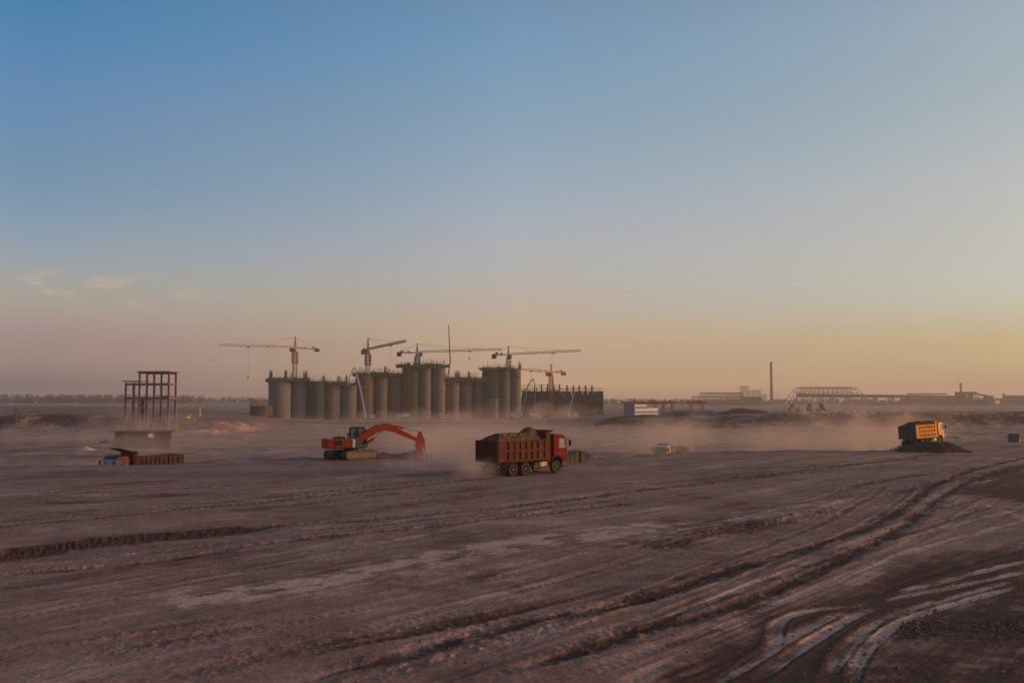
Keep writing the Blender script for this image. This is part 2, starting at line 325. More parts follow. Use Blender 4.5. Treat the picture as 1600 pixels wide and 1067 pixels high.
# features on the plateau: (pixels, half width m, rise m, pale, dark, rust, kind)
FEAT = [
 ([(-80, 884), (0, 868), (100, 853), (200, 842), (330, 829), (450, 819)], 0.80, -0.50, 0, 1.0, 1.2, 'step'),
 ([(330, 829), (450, 819), (560, 813), (700, 800), (850, 783), (1000, 765), (1120, 752), (1250, 738), (1400, 728)], 0.40, -0.14, 0, .15, .8, 'rut'),
 ([(420, 832), (560, 823), (700, 808), (850, 792), (1000, 774)], 0.30, -0.08, 0, .4, .45, 'rut'),
 ([(-80, 912), (0, 899), (150, 886), (300, 868), (400, 851), (520, 838), (650, 826), (800, 808), (1000, 782)], 0.33, -0.20, 0, .35, .75, 'rut'),
 ([(60, 876), (180, 866), (330, 850), (430, 836)], 0.22, -0.08, 0, .3, .25, 'rut'),
 ([(-40, 1024), (0, 1018), (120, 1005), (250, 985), (400, 963)], 0.20, 0.10, 0, .7, .3, 'rut'),
 ([(40, 1040), (150, 1023), (300, 998), (470, 965)], 0.35, -0.04, 0, .25, .4, 'rut'),
 ([(200, 1080), (330, 1045), (480, 1012), (620, 985), (800, 955), (900, 930)], 0.42, -0.06, .1, .1, .5, 'rut'),
 ([(440, 1067), (560, 1042), (680, 1010), (800, 978), (1000, 935), (1150, 890), (1300, 845), (1400, 800), (1445, 768), (1500, 742), (1560, 724), (1640, 710)], 0.36, -0.12, 0, 1.0, .8, 'rut'),
 ([(780, 1060), (900, 1020), (1000, 985), (1150, 945), (1250, 905), (1350, 858), (1440, 802), (1475, 774), (1530, 748), (1590, 730), (1660, 717)], 0.36, -0.12, 0, 1.1, .7, 'rut'),
 ([(500, 1075), (650, 1040), (800, 1000), (960, 955)], 0.30, -0.05, .3, 0, .1, 'rut'),
 ([(0, 1000), (200, 960), (420, 930), (560, 905)], 0.35, 0.03, .55, 0, 0, 'flat'),
 ([(200, 950), (350, 930), (480, 911), (600, 888), (700, 869), (820, 853), (950, 836), (1060, 817)], 1.35, 0.03, 1.7, 0, 0, 'flat'),
 ([(150, 925), (330, 903), (420, 893)], 0.6, -0.02, 0, .4, 0, 'flat'),
 ([(700, 912), (850, 880), (960, 858), (1080, 838)], 0.7, 0.03, .6, 0, 0, 'flat'),
 ([(560, 935), (700, 910), (800, 893), (900, 872)], 0.55, -0.05, 0, .5, .1, 'flat'),
 ([(780, 860), (900, 842), (1000, 828), (1130, 812), (1260, 798)], 0.6, 0.02, .6, 0, 0, 'flat'),
 ([(1000, 868), (1080, 845), (1150, 828), (1240, 808), (1330, 790)], 0.9, -0.22, 0, .75, .1, 'step'),
 ([(1120, 800), (1200, 795), (1300, 783), (1380, 775)], 0.5, 0.02, .6, 0, 0, 'flat'),
 ([(880, 757), (960, 752), (1060, 748)], 0.7, 0.02, .6, 0, 0, 'flat'),
 ([(1000, 741), (1120, 733), (1260, 728), (1400, 720), (1480, 708)], 0.9, -0.05, 0, .35, .3, 'flat'),
 ([(1050, 756), (1180, 742), (1330, 726), (1430, 712), (1480, 704)], 0.5, -0.08, 0, .25, .7, 'rut'),
 ([(1500, 712), (1560, 716), (1640, 722)], 1.2, 0.03, .7, 0, 0, 'flat'),
 ([(1290, 770), (1400, 748), (1500, 735), (1600, 726)], 0.5, -0.06, 0, .2, .6, 'rut'),
 ([(1300, 790), (1420, 765), (1520, 745), (1610, 732)], 0.5, -0.06, .2, .2, .3, 'rut'),
 ([(1095, 1082), (1180, 1028), (1250, 985), (1310, 957), (1370, 938)], 0.19, -0.05, 1.0, 0, 0, 'tread'),
 ([(1150, 1085), (1232, 1022), (1292, 984), (1350, 952), (1400, 936)], 0.19, -0.05, 1.0, 0, 0, 'tread'),
 ([(1283, 1080), (1308, 1032), (1332, 1000), (1372, 968), (1425, 947), (1500, 928), (1620, 899)], 0.19, -0.05, 1.0, 0, 0, 'tread'),
 ([(1318, 1080), (1338, 1036), (1364, 1000), (1402, 971), (1445, 952), (1520, 932), (1640, 906)], 0.19, -0.05, 1.0, 0, 0, 'tread'),
 ([(1190, 1036), (1211, 1002), (1216, 974), (1240, 958), (1300, 947), (1400, 934)], 0.19, -0.05, 1.0, 0, 0, 'tread'),
 ([(1340, 941), (1450, 922), (1530, 908), (1640, 888)], 0.19, -0.05, 1.0, 0, 0, 'tread'),
 ([(1380, 928), (1470, 908), (1550, 890), (1640, 870)], 0.19, -0.05, 1.0, 0, 0, 'tread'),
 ([(1300, 940), (1400, 915), (1470, 895), (1540, 875), (1620, 855)], 0.22, -0.06, .1, .4, .1, 'tread'),
 ([(1000, 1085), (1080, 1050), (1180, 1010)], 0.16, -0.03, .5, 0, 0, 'tread'),
 ([(940, 1085), (1010, 1050), (1100, 1010)], 0.16, -0.03, .45, 0, 0, 'tread'),
 ([(400, 1040), (560, 1005), (700, 980), (850, 945), (1000, 905)], 0.24, -0.04, .15, 0, .35, 'tread'),
 ([(700, 1075), (850, 1035), (1000, 1000), (1100, 975)], 0.26, -0.04, .2, 0, .1, 'tread'),
 ([(760, 1000), (900, 965), (1050, 925), (1200, 880)], 0.24, -0.04, .1, .2, .3, 'tread'),
 ([(1525, 782), (1570, 800), (1640, 825)], 0.30, 0.02, .8, 0, 0, 'flat'),
 ([(1520, 835), (1560, 830), (1640, 822)], 0.9, 0.02, .7, 0, 0, 'flat'),
 ([(0, 772), (150, 768), (300, 762), (450, 752), (620, 745)], 0.4, -0.06, 0, .5, .05, 'rut'),
 ([(0, 787), (120, 785), (200, 782)], 0.4, -0.05, 0, .6, .2, 'rut'),
 ([(480, 745), (600, 738), (720, 742), (820, 750)], 1.0, 0.02, .5, 0, 0, 'flat'),
 ([(620, 783), (700, 776), (780, 772)], 0.35, -0.08, 0, .4, .5, 'rut'),
 ([(150, 800), (300, 795), (420, 788)], 0.35, 0.02, .6, 0, 0, 'flat'),
]
_r = random.Random(77)
for _i in range(7):              # many older passes of the trucks, two wheel lines each
    _x, _y = (_r.uniform(-350, 150), _r.uniform(800, 1060)) if _r.random() < .5 else (_r.uniform(150, 1050), _r.uniform(960, 1090))
    _p = np.array(gp(_x, _y)[:2]); _h = R(_r.uniform(31, 40)); _c = _r.uniform(-.004, .006)
    _pts = []
    for _k in range(7):
        _pts.append(tuple(_p)); _p = _p + 8.5 * np.array((math.sin(_h), math.cos(_h))); _h += _c * 8.5
    _pa, _da, _ru = _r.choice(((.5, 0, 0), (0, .5, .2), (.15, .1, .4), (.35, 0, .15), (0, .55, .5)))
    for _o in (-.95, .95): FEAT.append(([('w', q[0] + _o * math.cos(_h), q[1] - _o * math.sin(_h)) for q in _pts], _r.uniform(.18, .26), -.03, _pa, _da, _ru, 'tread'))
DARKPOLY = [(900, 1140), (1020, 1075), (1110, 1010), (1200, 965), (1330, 925), (1420, 885), (1520, 868), (1700, 845), (2200, 800), (2600, 1100), (1700, 1300)]
DARK2 = [(1500, 768), (1545, 745), (1600, 728), (1720, 712), (1800, 800), (1640, 800), (1580, 785)]
def seg_field(X, Y, pts):         # distance, signed side and run length along a polyline
    best = np.full(X.shape, 1e9); sgn = np.zeros(X.shape); run = np.zeros(X.shape); acc = 0.0; endw = np.ones(X.shape)
    for (x0, y0), (x1, y1) in zip(pts[:-1], pts[1:]):
        dx, dy = x1 - x0, y1 - y0; l2 = dx * dx + dy * dy; ln = math.sqrt(l2)
        t = np.clip(((X - x0) * dx + (Y - y0) * dy) / l2, 0, 1)
        ex = X - (x0 + t * dx); ey = Y - (y0 + t * dy); d = np.sqrt(ex * ex + ey * ey)
        c = (dx * (Y - y0) - dy * (X - x0)) / ln
        m = d < best
        best = np.where(m, d, best); sgn = np.where(m, np.sign(c), sgn); run = np.where(m, acc + t * ln, run)
        acc += ln
    return best, sgn, run, acc
def smooth_line(pts, n=4):        # Catmull-Rom through ground points
    P = [pts[0]] + list(pts) + [pts[-1]]; out = []
    for i in range(1, len(P) - 2):
        p0, p1, p2, p3 = [np.array(q) for q in P[i - 1:i + 3]]
        for k in range(n):
            t = k / n
            out.append(tuple(0.5 * ((2 * p1) + (-p0 + p2) * t + (2 * p0 - 5 * p1 + 4 * p2 - p3) * t * t + (-p0 + 3 * p1 - 3 * p2 + p3) * t ** 3)))
    out.append(tuple(pts[-1])); return out
def inside(X, Y, poly):
    r = np.zeros(X.shape, bool); n = len(poly)
    for i in range(n):
        x0, y0 = poly[i]; x1, y1 = poly[(i + 1) % n]
        if y0 == y1: continue
        c = ((y0 > Y) != (y1 > Y)) & (X < (x1 - x0) * (Y - y0) / (y1 - y0) + x0)
        r ^= c
    return r
FE = []
for pts, wd, dz, pa, da, ru, kd in FEAT:
    FE.append((smooth_line([tuple(p[1:]) if p[0] == 'w' else tuple(gp(*p)[:2]) for p in pts]), wd, dz, pa, da, ru, kd))
DP = [tuple(gp(*p)[:2]) for p in DARKPOLY]; DP2 = [tuple(gp(*p)[:2]) for p in DARK2]
SA, CA = math.sin(R(37)), math.cos(R(37))
def terrain(X, Y, detail=True):
    X = np.asarray(X, float); Y = np.asarray(Y, float)
    U = X / np.maximum(Y, 12.0)
    s = X * SA + Y * CA; t = X * CA - Y * SA
    t = t + 0.9 * perlin(s / 25, t / 18, 3)
    near = Y < 190
    z0 = 0.14 * fbm(X / 26, Y / 26, 3, 1) + 0.012 * fbm(s / 9, t / 1.4, 3, 5)
    pale = np.zeros(X.shape); dark = np.zeros(X.shape); rust = np.zeros(X.shape)
    st1 = fbm(s / 14, t / 0.75, 4, 9, 0.6); st2 = fbm(s / 30, t / 2.6, 3, 15); bl = fbm(X / 5, Y / 5, 4, 21, 0.6)
    pale += 0.55 * np.clip(0.7 * st2 + 0.25 * st1 + 0.6 * bl - 0.15, 0, 1)
    dark += 0.60 * np.clip(-0.7 * st2 - 0.25 * st1 - 0.5 * bl - 0.15, 0, 1)
    rust += 0.35 * np.clip(fbm(s / 22, t / 2.0, 3, 31) - 0.1 + 0.2 * bl, 0, 1)
    if detail:
        idx = np.nonzero(near.ravel() & (np.abs(U.ravel()) < 1.3))[0]
        xs = X.ravel()[idx]; ys = Y.ravel()[idx]
        dz = np.zeros(idx.size); pa_ = np.zeros(idx.size); da_ = np.zeros(idx.size); ru_ = np.zeros(idx.size)
        rough = fbm(xs / 0.5, ys / 0.5, 3, 41, 0.6); wob = fbm(xs / 3.0, ys / 3.0, 3, 47)
        brk = fbm(xs / 1.6, ys / 1.6, 3, 53, 0.6)
        fine_ = fbm(xs / 0.22, ys / 0.22, 2, 57, 0.6)
        def soft(px, py, poly, wd):
            d, sg, run, tot = seg_field(px, py, poly + [poly[0]])
            return sstep(0.5 + np.where(inside(px, py, poly), d, -d) / (2 * wd))
        dk = soft(xs + 0.9 * wob, ys + 0.9 * wob, DP, 1.5)
        dk2 = soft(xs + 1.2 * wob, ys + 1.2 * wob, DP2, 3.0)
        da_ += np.clip((dk * 1.05 + dk2 * 1.0), 0, 1) * (0.9 + 0.25 * brk); dz += -0.10 * dk
        for pts, wd, hz, pa, da, ru, kd in FE:
            x0 = min(p[0] for p in pts) - 9; x1 = max(p[0] for p in pts) + 9; y0 = min(p[1] for p in pts) - 9; y1 = max(p[1] for p in pts) + 9
            k = np.nonzero((xs > x0) & (xs < x1) & (ys > y0) & (ys < y1))[0]
            if k.size == 0: continue
            d, sg, run, tot = seg_field(xs[k], ys[k], pts)
            d = np.abs(d + (0.25 if kd == 'tread' else 0.55) * wd * wob[k] + (0.10 if kd == 'tread' else 0.38) * wd * brk[k] + (0.0 if kd == 'tread' else 0.22) * wd * rough[k])
            fade = sstep(run / 3.0) * sstep((tot - run) / 3.0)
            stripe = 0.45 + 1.1 * np.clip(0.5 + 0.9 * fbm(run / 3.0 + 17 * wd, sg * d / 0.10, 2, 59), 0, 1)
            g = np.exp(-(d / wd) ** 2) * fade
            var = np.clip(0.75 + 0.7 * brk[k], 0, 1.4)
            if kd == 'rut':
                dz[k] += hz * g * (0.6 + 0.5 * stripe) - hz * 0.30 * np.exp(-((d - 1.9 * wd) / (0.7 * wd)) ** 2) * fade + (0.05 * rough[k] + 0.09 * np.clip(fine_[k], 0, 1)) * np.exp(-(d / (1.6 * wd)) ** 2) * fade
            elif kd == 'tread':
                prof = np.exp(-(d / wd) ** 6) * fade
                dz[k] += hz * prof + 0.040 * prof * np.clip(2.0 * np.sin((run + d * 0.6 + 0.10 * wob[k]) * 2 * np.pi / 0.36), -1, 1) * np.clip(0.35 + 1.6 * fbm(run / 2.2 + 31 * wd, run * 0 + wd * 9, 2, 67), 0, 1) + 0.05 * np.exp(-((d - 1.45 * wd) / (0.35 * wd)) ** 2) * fade
                g = prof; da_[k] *= 1 - 0.85 * prof * pa
            elif kd == 'step':
                sd_ = -sg * d      # positive on the near side of the line
                dz[k] += hz * sstep((sd_ + wd) / (2 * wd)) * np.exp(-np.maximum(sd_, 0) / 5.0) * fade + (0.06 * rough[k] + 0.14 * np.clip(fine_[k], 0, 1)) * g
                dz[k] += 0.07 * np.exp(-((sd_ + wd * 1.6) / wd) ** 2) * fade * (0.6 + 0.6 * brk[k])
            else:
                dz[k] += hz * g
                var = np.clip(0.6 + 1.3 * brk[k] + 0.5 * st1.ravel()[idx][k], 0, 1.5)
            if kd != 'step': var = var * stripe
            else: ru_[k] += 0.5 * ru * g
            pa_[k] += pa * g * (var if kd != 'tread' else stripe); da_[k] += da * g * var * 0.8; ru_[k] += ru * g * var
        zz = z0.ravel().copy(); zz[idx] += 0.40 * dz + 0.007 * rough + 0.007 * np.clip(fine_, 0, 1) + 0.010 * np.clip(brk, 0, 1) * np.clip(da_, 0, 1); z0 = zz.reshape(X.shape)
        for arr, a in ((pale, pa_), (dark, da_), (rust, ru_)):
            f = arr.ravel(); f[idx] += a
        f = pale.ravel(); f[idx] *= 1 - 0.8 * np.clip(dk - pa_, 0, 1)
    # pit
    E = np.interp(U, EDGE_U, EDGE_D) + 1.2 * perlin(X / 7, Y * 0 + 3.3, 61) + 0.5 * perlin(X / 1.9, Y * 0 + 8.1, 63)
    lip = 0.18 * np.exp(-((Y - E + 1.2) / 1.0) ** 2) * (0.5 + perlin(X / 2.5, Y / 2.5, 65))
    zp = PIT + 0.5 * fbm(X / 38, Y / 38, 4, 71) + 0.12 * fbm(X / 6, Y / 6, 3, 73)
    wp = sstep((Y - E) / 6.5)
    z = z0 * (1 - wp) + lip + zp * wp
    # far bank
    Bd = np.interp(U, BANK_U, BANK_D) + 9 * perlin(X / 40, Y * 0 + 1.7, 81) + 4 * perlin(X / 13, Y * 0 + 5.7, 83)
    Bt = np.interp(U, BANK_U, BANK_T)
    wb = sstep((Y - Bd) / 22)
    bk = np.clip((Bt - PIT) / 5, 0, 1)
    z = z * (1 - wb) + (Bt + bk * (0.35 + 0.35 * sstep((U + 0.1) / 0.1)) * fbm(X / 16, Y / 16, 4, 87) * np.exp(-np.maximum(Y - Bd - 40, 0) / 60)) * wb
    back = sstep((Y - Bd - 45) / 70) * sstep((U - 0.05) / 0.06); z = z * (1 - back) - 2.5 * back
    far = sstep((Y - 760) / 500); F = np.interp(U, [-.6, -.2, 0, .2, .6], [1.5, 0.5, -1.5, -1.0, -0.5])
    z = z * (1 - far) + F * far
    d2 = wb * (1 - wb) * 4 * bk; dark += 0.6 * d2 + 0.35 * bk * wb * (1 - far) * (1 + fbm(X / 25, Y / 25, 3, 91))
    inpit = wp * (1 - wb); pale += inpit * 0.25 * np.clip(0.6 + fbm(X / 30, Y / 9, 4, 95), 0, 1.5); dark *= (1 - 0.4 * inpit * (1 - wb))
    for a, b, c in ((415, 425, 0.8), (500, 520, 0.7), (900, 1500, 0.45)):
        pale += c * sstep((Y - a) / 4) * sstep((b - Y) / 4) * (np.abs(U) < 2) * (1 - sstep((U - 0.02) / 0.05) * (a > 800)) * np.clip(0.8 + fbm(X / 40, Y / 40, 3, 97), 0, 1)
    return z, np.clip(pale, 0, 1.2), np.clip(dark, 0, 1.2), np.clip(rust, 0, 1.2)
def gz(x, y): return float(terrain(np.array([x]), np.array([y]))[0][0])

def build_ground():
    p = np.linspace(1000, 64, 760); d1 = CAMZ * FPX / p
    d0 = np.linspace(-45, d1[0] - 0.4, 30)
    d2 = np.exp(np.linspace(math.log(d1[-1] + 0.25), math.log(700), 240)); d3 = np.exp(np.linspace(math.log(712), math.log(5200), 40))
    D = np.concatenate([d0, d1, d2, d3])
    ui = np.linspace(-0.56, 0.56, 960); uo = np.linspace(0.56, 1.15, 46)[1:]
    Uc = np.concatenate([-uo[::-1], ui, uo])
    DD, UU = np.meshgrid(D, Uc, indexing='ij')
    X = UU * np.maximum(DD, 24.0); Y = DD
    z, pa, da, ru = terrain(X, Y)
    nr, ncol = X.shape
    co = np.stack([X, Y, z], -1).reshape(-1, 3).astype(np.float32)
    i = np.arange(nr - 1)[:, None] * ncol + np.arange(ncol - 1)[None, :]
    q = np.stack([i, i + 1, i + ncol + 1, i + ncol], -1).reshape(-1, 4).astype(np.int32)
    me = bpy.data.meshes.new('ground')
    me.vertices.add(len(co)); me.vertices.foreach_set('co', co.ravel())
    me.loops.add(q.size); me.loops.foreach_set('vertex_index', q.ravel())
    me.polygons.add(len(q)); me.polygons.foreach_set('loop_start', np.arange(0, q.size, 4, dtype=np.int32)); me.polygons.foreach_set('loop_total', np.full(len(q), 4, np.int32))
    me.polygons.foreach_set('use_smooth', np.ones(len(q), bool))
    me.update(calc_edges=True)
    a = me.attributes.new('soil', 'FLOAT_COLOR', 'POINT')
    a.data.foreach_set('color', np.stack([pa.ravel(), da.ravel(), ru.ravel(), np.ones(pa.size)], -1).astype(np.float32).ravel())
    o = bpy.data.objects.new('ground', me); COL.objects.link(o); o['kind'] = 'structure'
    m = bpy.data.materials.new('bare_earth'); m.use_nodes = True; t = m.node_tree; n = t.nodes; l = t.links
    b = n['Principled BSDF']; b.inputs['Roughness'].default_value = 0.93; b.inputs['Specular IOR Level'].default_value = 0.12
    at_ = n.new('ShaderNodeAttribute'); at_.attribute_name = 'soil'
    sp_ = n.new('ShaderNodeSeparateColor'); l.new(at_.outputs['Color'], sp_.inputs[0])
    tc = n.new('ShaderNodeTexCoord')
    def noise(s, det=6, ro=0.6):
        z = n.new('ShaderNodeTexNoise'); z.inputs['Scale'].default_value = s; z.inputs['Detail'].default_value = det; z.inputs['Roughness'].default_value = ro
        l.new(tc.outputs['Object'], z.inputs['Vector']); return z.outputs[0]
    def mapr(v, a0, a1, b0, b1):
        r = n.new('ShaderNodeMapRange'); r.inputs[1].default_value = a0; r.inputs[2].default_value = a1; r.inputs[3].default_value = b0; r.inputs[4].default_value = b1
        l.new(v, r.inputs[0]); return r.outputs[0]
    def mth(op, a0, b0):
        r = n.new('ShaderNodeMath'); r.operation = op
        for k, v in enumerate((a0, b0)):
            if isinstance(v, (int, float)): r.inputs[k].default_value = v
            else: l.new(v, r.inputs[k])
        return r.outputs[0]
    def mix(f, c0, c1):
        r = n.new('ShaderNodeMix'); r.data_type = 'RGBA'
        l.new(f, r.inputs[0])
        for k, v in ((6, c0), (7, c1)):
            if isinstance(v, tuple): r.inputs[k].default_value = (*v, 1)
            else: l.new(v, r.inputs[k])
        return r.outputs[2]
    fine = noise(2.2, 8, 0.7); grit = noise(9, 6, 0.75); mid = noise(0.5, 6, 0.65)
    def streak(ln, wd, det=5, ro=0.62):
        mp = n.new('ShaderNodeMapping'); mp.vector_type = 'TEXTURE'; mp.inputs['Rotation'].default_value = (0, 0, R(53)); mp.inputs['Scale'].default_value = (ln, wd, 1)
        l.new(tc.outputs['Object'], mp.inputs[0])
        z = n.new('ShaderNodeTexNoise'); z.inputs['Scale'].default_value = 1.0; z.inputs['Detail'].default_value = det; z.inputs['Roughness'].default_value = ro
        l.new(mp.outputs[0], z.inputs['Vector']); return z.outputs[0]
    sa = streak(9, 0.35); sb = streak(22, 1.3); sc2 = streak(3.0, 0.09, 4)
    swing = mth('ADD', mth('ADD', mapr(sa, 0.25, 0.75, -0.26, 0.26), mapr(sb, 0.25, 0.75, -0.46, 0.46)), mth('ADD', mapr(fine, 0.25, 0.75, -0.20, 0.20), mth('ADD', mapr(sc2, 0.25, 0.75, -0.15, 0.15), mth('ADD', mapr(noise(0.13, 5, 0.62), 0.3, 0.7, -0.42, 0.42), mapr(noise(0.8, 5, 0.62), 0.3, 0.7, -0.26, 0.26)))))
    c = mix(mapr(mid, 0.3, 0.7, 0, 1), GROUND_A, GROUND_B)
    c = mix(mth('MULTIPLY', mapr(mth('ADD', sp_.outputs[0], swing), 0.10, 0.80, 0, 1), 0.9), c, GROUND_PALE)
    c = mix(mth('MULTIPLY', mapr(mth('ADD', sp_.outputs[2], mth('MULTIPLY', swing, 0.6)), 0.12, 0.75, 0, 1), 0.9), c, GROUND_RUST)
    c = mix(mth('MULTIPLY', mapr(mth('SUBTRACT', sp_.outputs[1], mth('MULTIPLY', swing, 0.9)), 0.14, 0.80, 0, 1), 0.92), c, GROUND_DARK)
    mm = n.new('ShaderNodeMix'); mm.data_type = 'RGBA'; mm.blend_type = 'MULTIPLY'; mm.inputs[0].default_value = 1.0
    l.new(c, mm.inputs[6]); g = mth('MULTIPLY', mapr(grit, 0.32, 0.68, 0.62, 1.38), mapr(noise(26, 3, 0.7), 0.3, 0.7, 0.74, 1.26))
    cc = n.new('ShaderNodeCombineColor')
    for k in range(3): l.new(g, cc.inputs[k])
    l.new(cc.outputs[0], mm.inputs[7]); l.new(mm.outputs[2], b.inputs['Base Color'])
    bp = n.new('ShaderNodeBump'); bp.inputs['Strength'].default_value = 0.6; bp.inputs['Distance'].default_value = 0.045
    l.new(mth('ADD', fine, mth('MULTIPLY', grit, 0.5)), bp.inputs['Height']); l.new(bp.outputs[0], b.inputs['Normal'])
    me.materials.append(m)
GROUND_A = (0.220, 0.123, 0.093); GROUND_B = (0.338, 0.204, 0.164); GROUND_PALE = (0.58, 0.385, 0.315); GROUND_DARK = (0.066, 0.035, 0.029); GROUND_RUST = (0.085, 0.038, 0.017)
build_ground()

# ------------------------------------------------------------------ soil heaps
def heap(name, label, cat, c, rx, ry, h, m='soil_dark', rot=0, seed=0, flat=0.0, n=56, group=None, base=None):
    us = np.linspace(-1.15, 1.15, n); X, Y = np.meshgrid(us, us, indexing='ij')
    rr = np.sqrt(X * X + Y * Y) + 0.16 * fbm(X * 1.6 + seed, Y * 1.6, 3, 3 + seed)
    Z = h * np.clip(1.0 - np.maximum(rr - flat, 0) / (1 - flat), -0.25, 1) + h * 0.09 * fbm(X * 5 + seed, Y * 5, 4, 7 + seed, 0.6)
    ca, sa = math.cos(rot), math.sin(rot)
    WX = c[0] + X * rx * ca - Y * ry * sa; WY = c[1] + X * rx * sa + Y * ry * ca
    g0 = terrain(WX, WY, False)[0] if base is None else np.full(X.shape, base)
    Z = g0 + np.where(rr > 1.1, -0.4, Z - 0.05)
    mb = MB(); mb.v = [tuple(p) for p in np.stack([WX - c[0], WY - c[1], Z - g0.mean()], -1).reshape(-1, 3)]
    mb.f = [(i * n + j, (i + 1) * n + j, (i + 1) * n + j + 1, i * n + j + 1) for i in range(n - 1) for j in range(n - 1)]
    o = mb.build(name, m, None, smooth=True, loc=(c[0], c[1], float(g0.mean())))
    return tag(o, label, cat, group)

# ------------------------------------------------------------------ dump truck
def make_wheel(root, x, y, r, wd, dual, detail):
    s = 1 if y > 0 else -1
    n = 36 if detail else 14
    mb = MB()
    for k in ((0, 1) if dual else (0,)):
        yo = y + s * 0.0 - s * k * (wd + 0.04)
        h = wd / 2
        mb.lathe([(r * 0.58, -h * .8), (r * 0.80, -h), (r * 0.95, -h * .92), (r, -h * .7), (r, h * .7), (r * 0.95, h * .92), (r * 0.80, h), (r * 0.58, h * .8), (r * 0.58, -h * .8)], (x, yo, r), 'y', n)
        if detail:
            for i in range(40):     # tread lugs
                t = 2 * math.pi * i / 40
                mt = Matrix.Translation((x, yo, r)) @ Matrix.Rotation(t, 4, 'Y')
                mb.box(r - 0.012, r + 0.012, -h * .75, h * .75, -0.022, 0.022, mt)
    wl = mb.build('wheel', 'tyre', root, smooth=True)
    rb = MB(); h = wd / 2 * s
    dish = -0.35 if dual else 0.15
    rb.lathe([(r * .57, h * .8), (r * .52, h * .8), (r * .47, h * dish), (r * .28, h * (dish + .1)), (r * .24, h * .85), (r * .12, h * .95), (0.001, h * .95)], (x, y, r), 'y', n)
    if detail:
        for i in range(10):
            t = 2 * math.pi * i / 10
            rb.tube((x + r * .36 * math.cos(t), y + h * dish, r + r * .36 * math.sin(t)), (x + r * .36 * math.cos(t), y + h * (dish + .35), r + r * .36 * math.sin(t)), 0.022, n=6)
    rb.build('rim', 'rim', wl, smooth=True)
    return wl
def dump_truck(label, loc, rotz, cab='red', bed='bed_orange', tail=None, glassm='glass', rows=2, cols=7, canopy=0.3, load=None, tilt=0, pitch=0, roll=0, detail=True, group='dump trucks hauling soil', bh=1.80, roofm='black', hbx=0.0, size=1.0):
    rt = thing('dump_truck', label, 'dump truck', loc, 0, group)
    rt.rotation_euler = (Matrix.Rotation(rotz, 4, 'Z') @ Matrix.Rotation(-pitch, 4, 'Y') @ Matrix.Rotation(roll, 4, 'X')).to_euler()
    rt.scale = (size, size, size)
    W = 1.22; bz = 1.12; bt = bz + bh; bx0, bx1 = -4.0, 1.5; bev = 0.015 if detail else 0
    # chassis
    c = MB()
    for s in (-1, 1):
        c.box(-3.7, 3.2, s * .42 - .05, s * .42 + .05, .72, 1.0)
        c.box(-3.4, .9, s * .55 - .06, s * .55 + .06, 1.0, 1.1)
    for x in (-3.6, -2.5, -1.1, 0.2, 1.6, 3.0): c.box(x - .06, x + .06, -.42, .42, .74, .96)
    for x in (-2.42, -1.08, 2.35): c.tube((x, -1.0, .52), (x, 1.0, .52), .09)
    for x in (-2.42, -1.08): c.lathe([(.001, -.22), (.22, -.16), (.26, 0), (.22, .16), (.001, .22)], (x, 0, .55), 'y', 16)
    for s in (-1, 1): c.bar((-2.9, s * .75, .62), (-.6, s * .75, .62), .1, .12)
    c.box(1.66, 1.9, -.9, .9, .9, 2.75)       # intake stack and cab-back frame
    c.build('chassis', 'chassis', rt, bev)
    # wheels
    for x, dual in ((-2.42, True), (-1.08, True), (2.35, False)):
        for s in (-1, 1): make_wheel(rt, x, s * 1.03, 0.52, 0.29, dual, detail)
    # mudguards of the rear bogie
    for s in (-1, 1):
        g = MB()
        pts = [(-3.25, .62), (-3.1, 1.0), (-2.85, 1.085), (-.66, 1.085), (-.42, 1.0), (-.28, .62)]
        for a, b in zip(pts[:-1], pts[1:]): g.bar((a[0], s * 1.0, a[1]), (b[0], s * 1.0, b[1]), .44, .02)
        g.build('mudguard', 'chassis', rt)
    # tanks, boxes and side guards
    for s in (-1, 1):
        t = MB(); t.box(.35, 1.25, s * 1.02 - .22, s * 1.02 + .22, .58, 1.02)
        tk = t.build('fuel_tank', 'tank', rt, .06 if detail else 0)
        st = MB()
        for x in (.55, 1.05): st.box(x - .03, x + .03, s * 1.02 - .235, s * 1.02 + .235, .565, 1.035)
        st.build('tank_strap', 'chassis', tk)
        t = MB(); t.box(-.12, .25, s * 1.0 - .2, s * 1.0 + .2, .62, .98); t.build('battery_box', 'chassis', rt, .02 if detail else 0)
        gd = MB()
        for z in (.42, .62): gd.box(-.35, 1.45, s * 1.22 - .02, s * 1.22 + .02, z - .045, z + .045)
        for x in (-.2, .6, 1.3): gd.box(x - .03, x + .03, s * 1.19 - .02, s * 1.19 + .02, .4, .8)
        gd.build('side_guard', 'rim', rt)
    # cab
    prof = [(2.0, 1.32), (2.0, 1.92), (3.52, 1.92), (3.60, 1.5), (3.62, .98), (2.97, .98), (2.86, 1.18), (2.62, 1.31), (2.35, 1.35)]
    cb = MB(); cb.prism(prof, -1.2, 1.2)
    cb.prism([(2.0, 1.92), (2.0, 2.88), (2.08, 2.98), (2.58, 3.02), (2.58, 1.92)], -1.2, 1.2)
    cb.prism([(2.58, 2.74), (2.58, 3.02), (3.05, 2.98), (3.30, 2.88), (3.38, 2.74)], -1.2, 1.2)
    for s in (-1, 1):
        cb.bar((3.47, s * 1.15, 1.92), (3.33, s * 1.15, 2.74), .1, .12)
        cb.bar((2.58, s * 1.185, 1.95), (3.44, s * 1.185, 1.95), .05, .06)
    co_ = cb.build('cab', cab, rt, bev * 1.6)
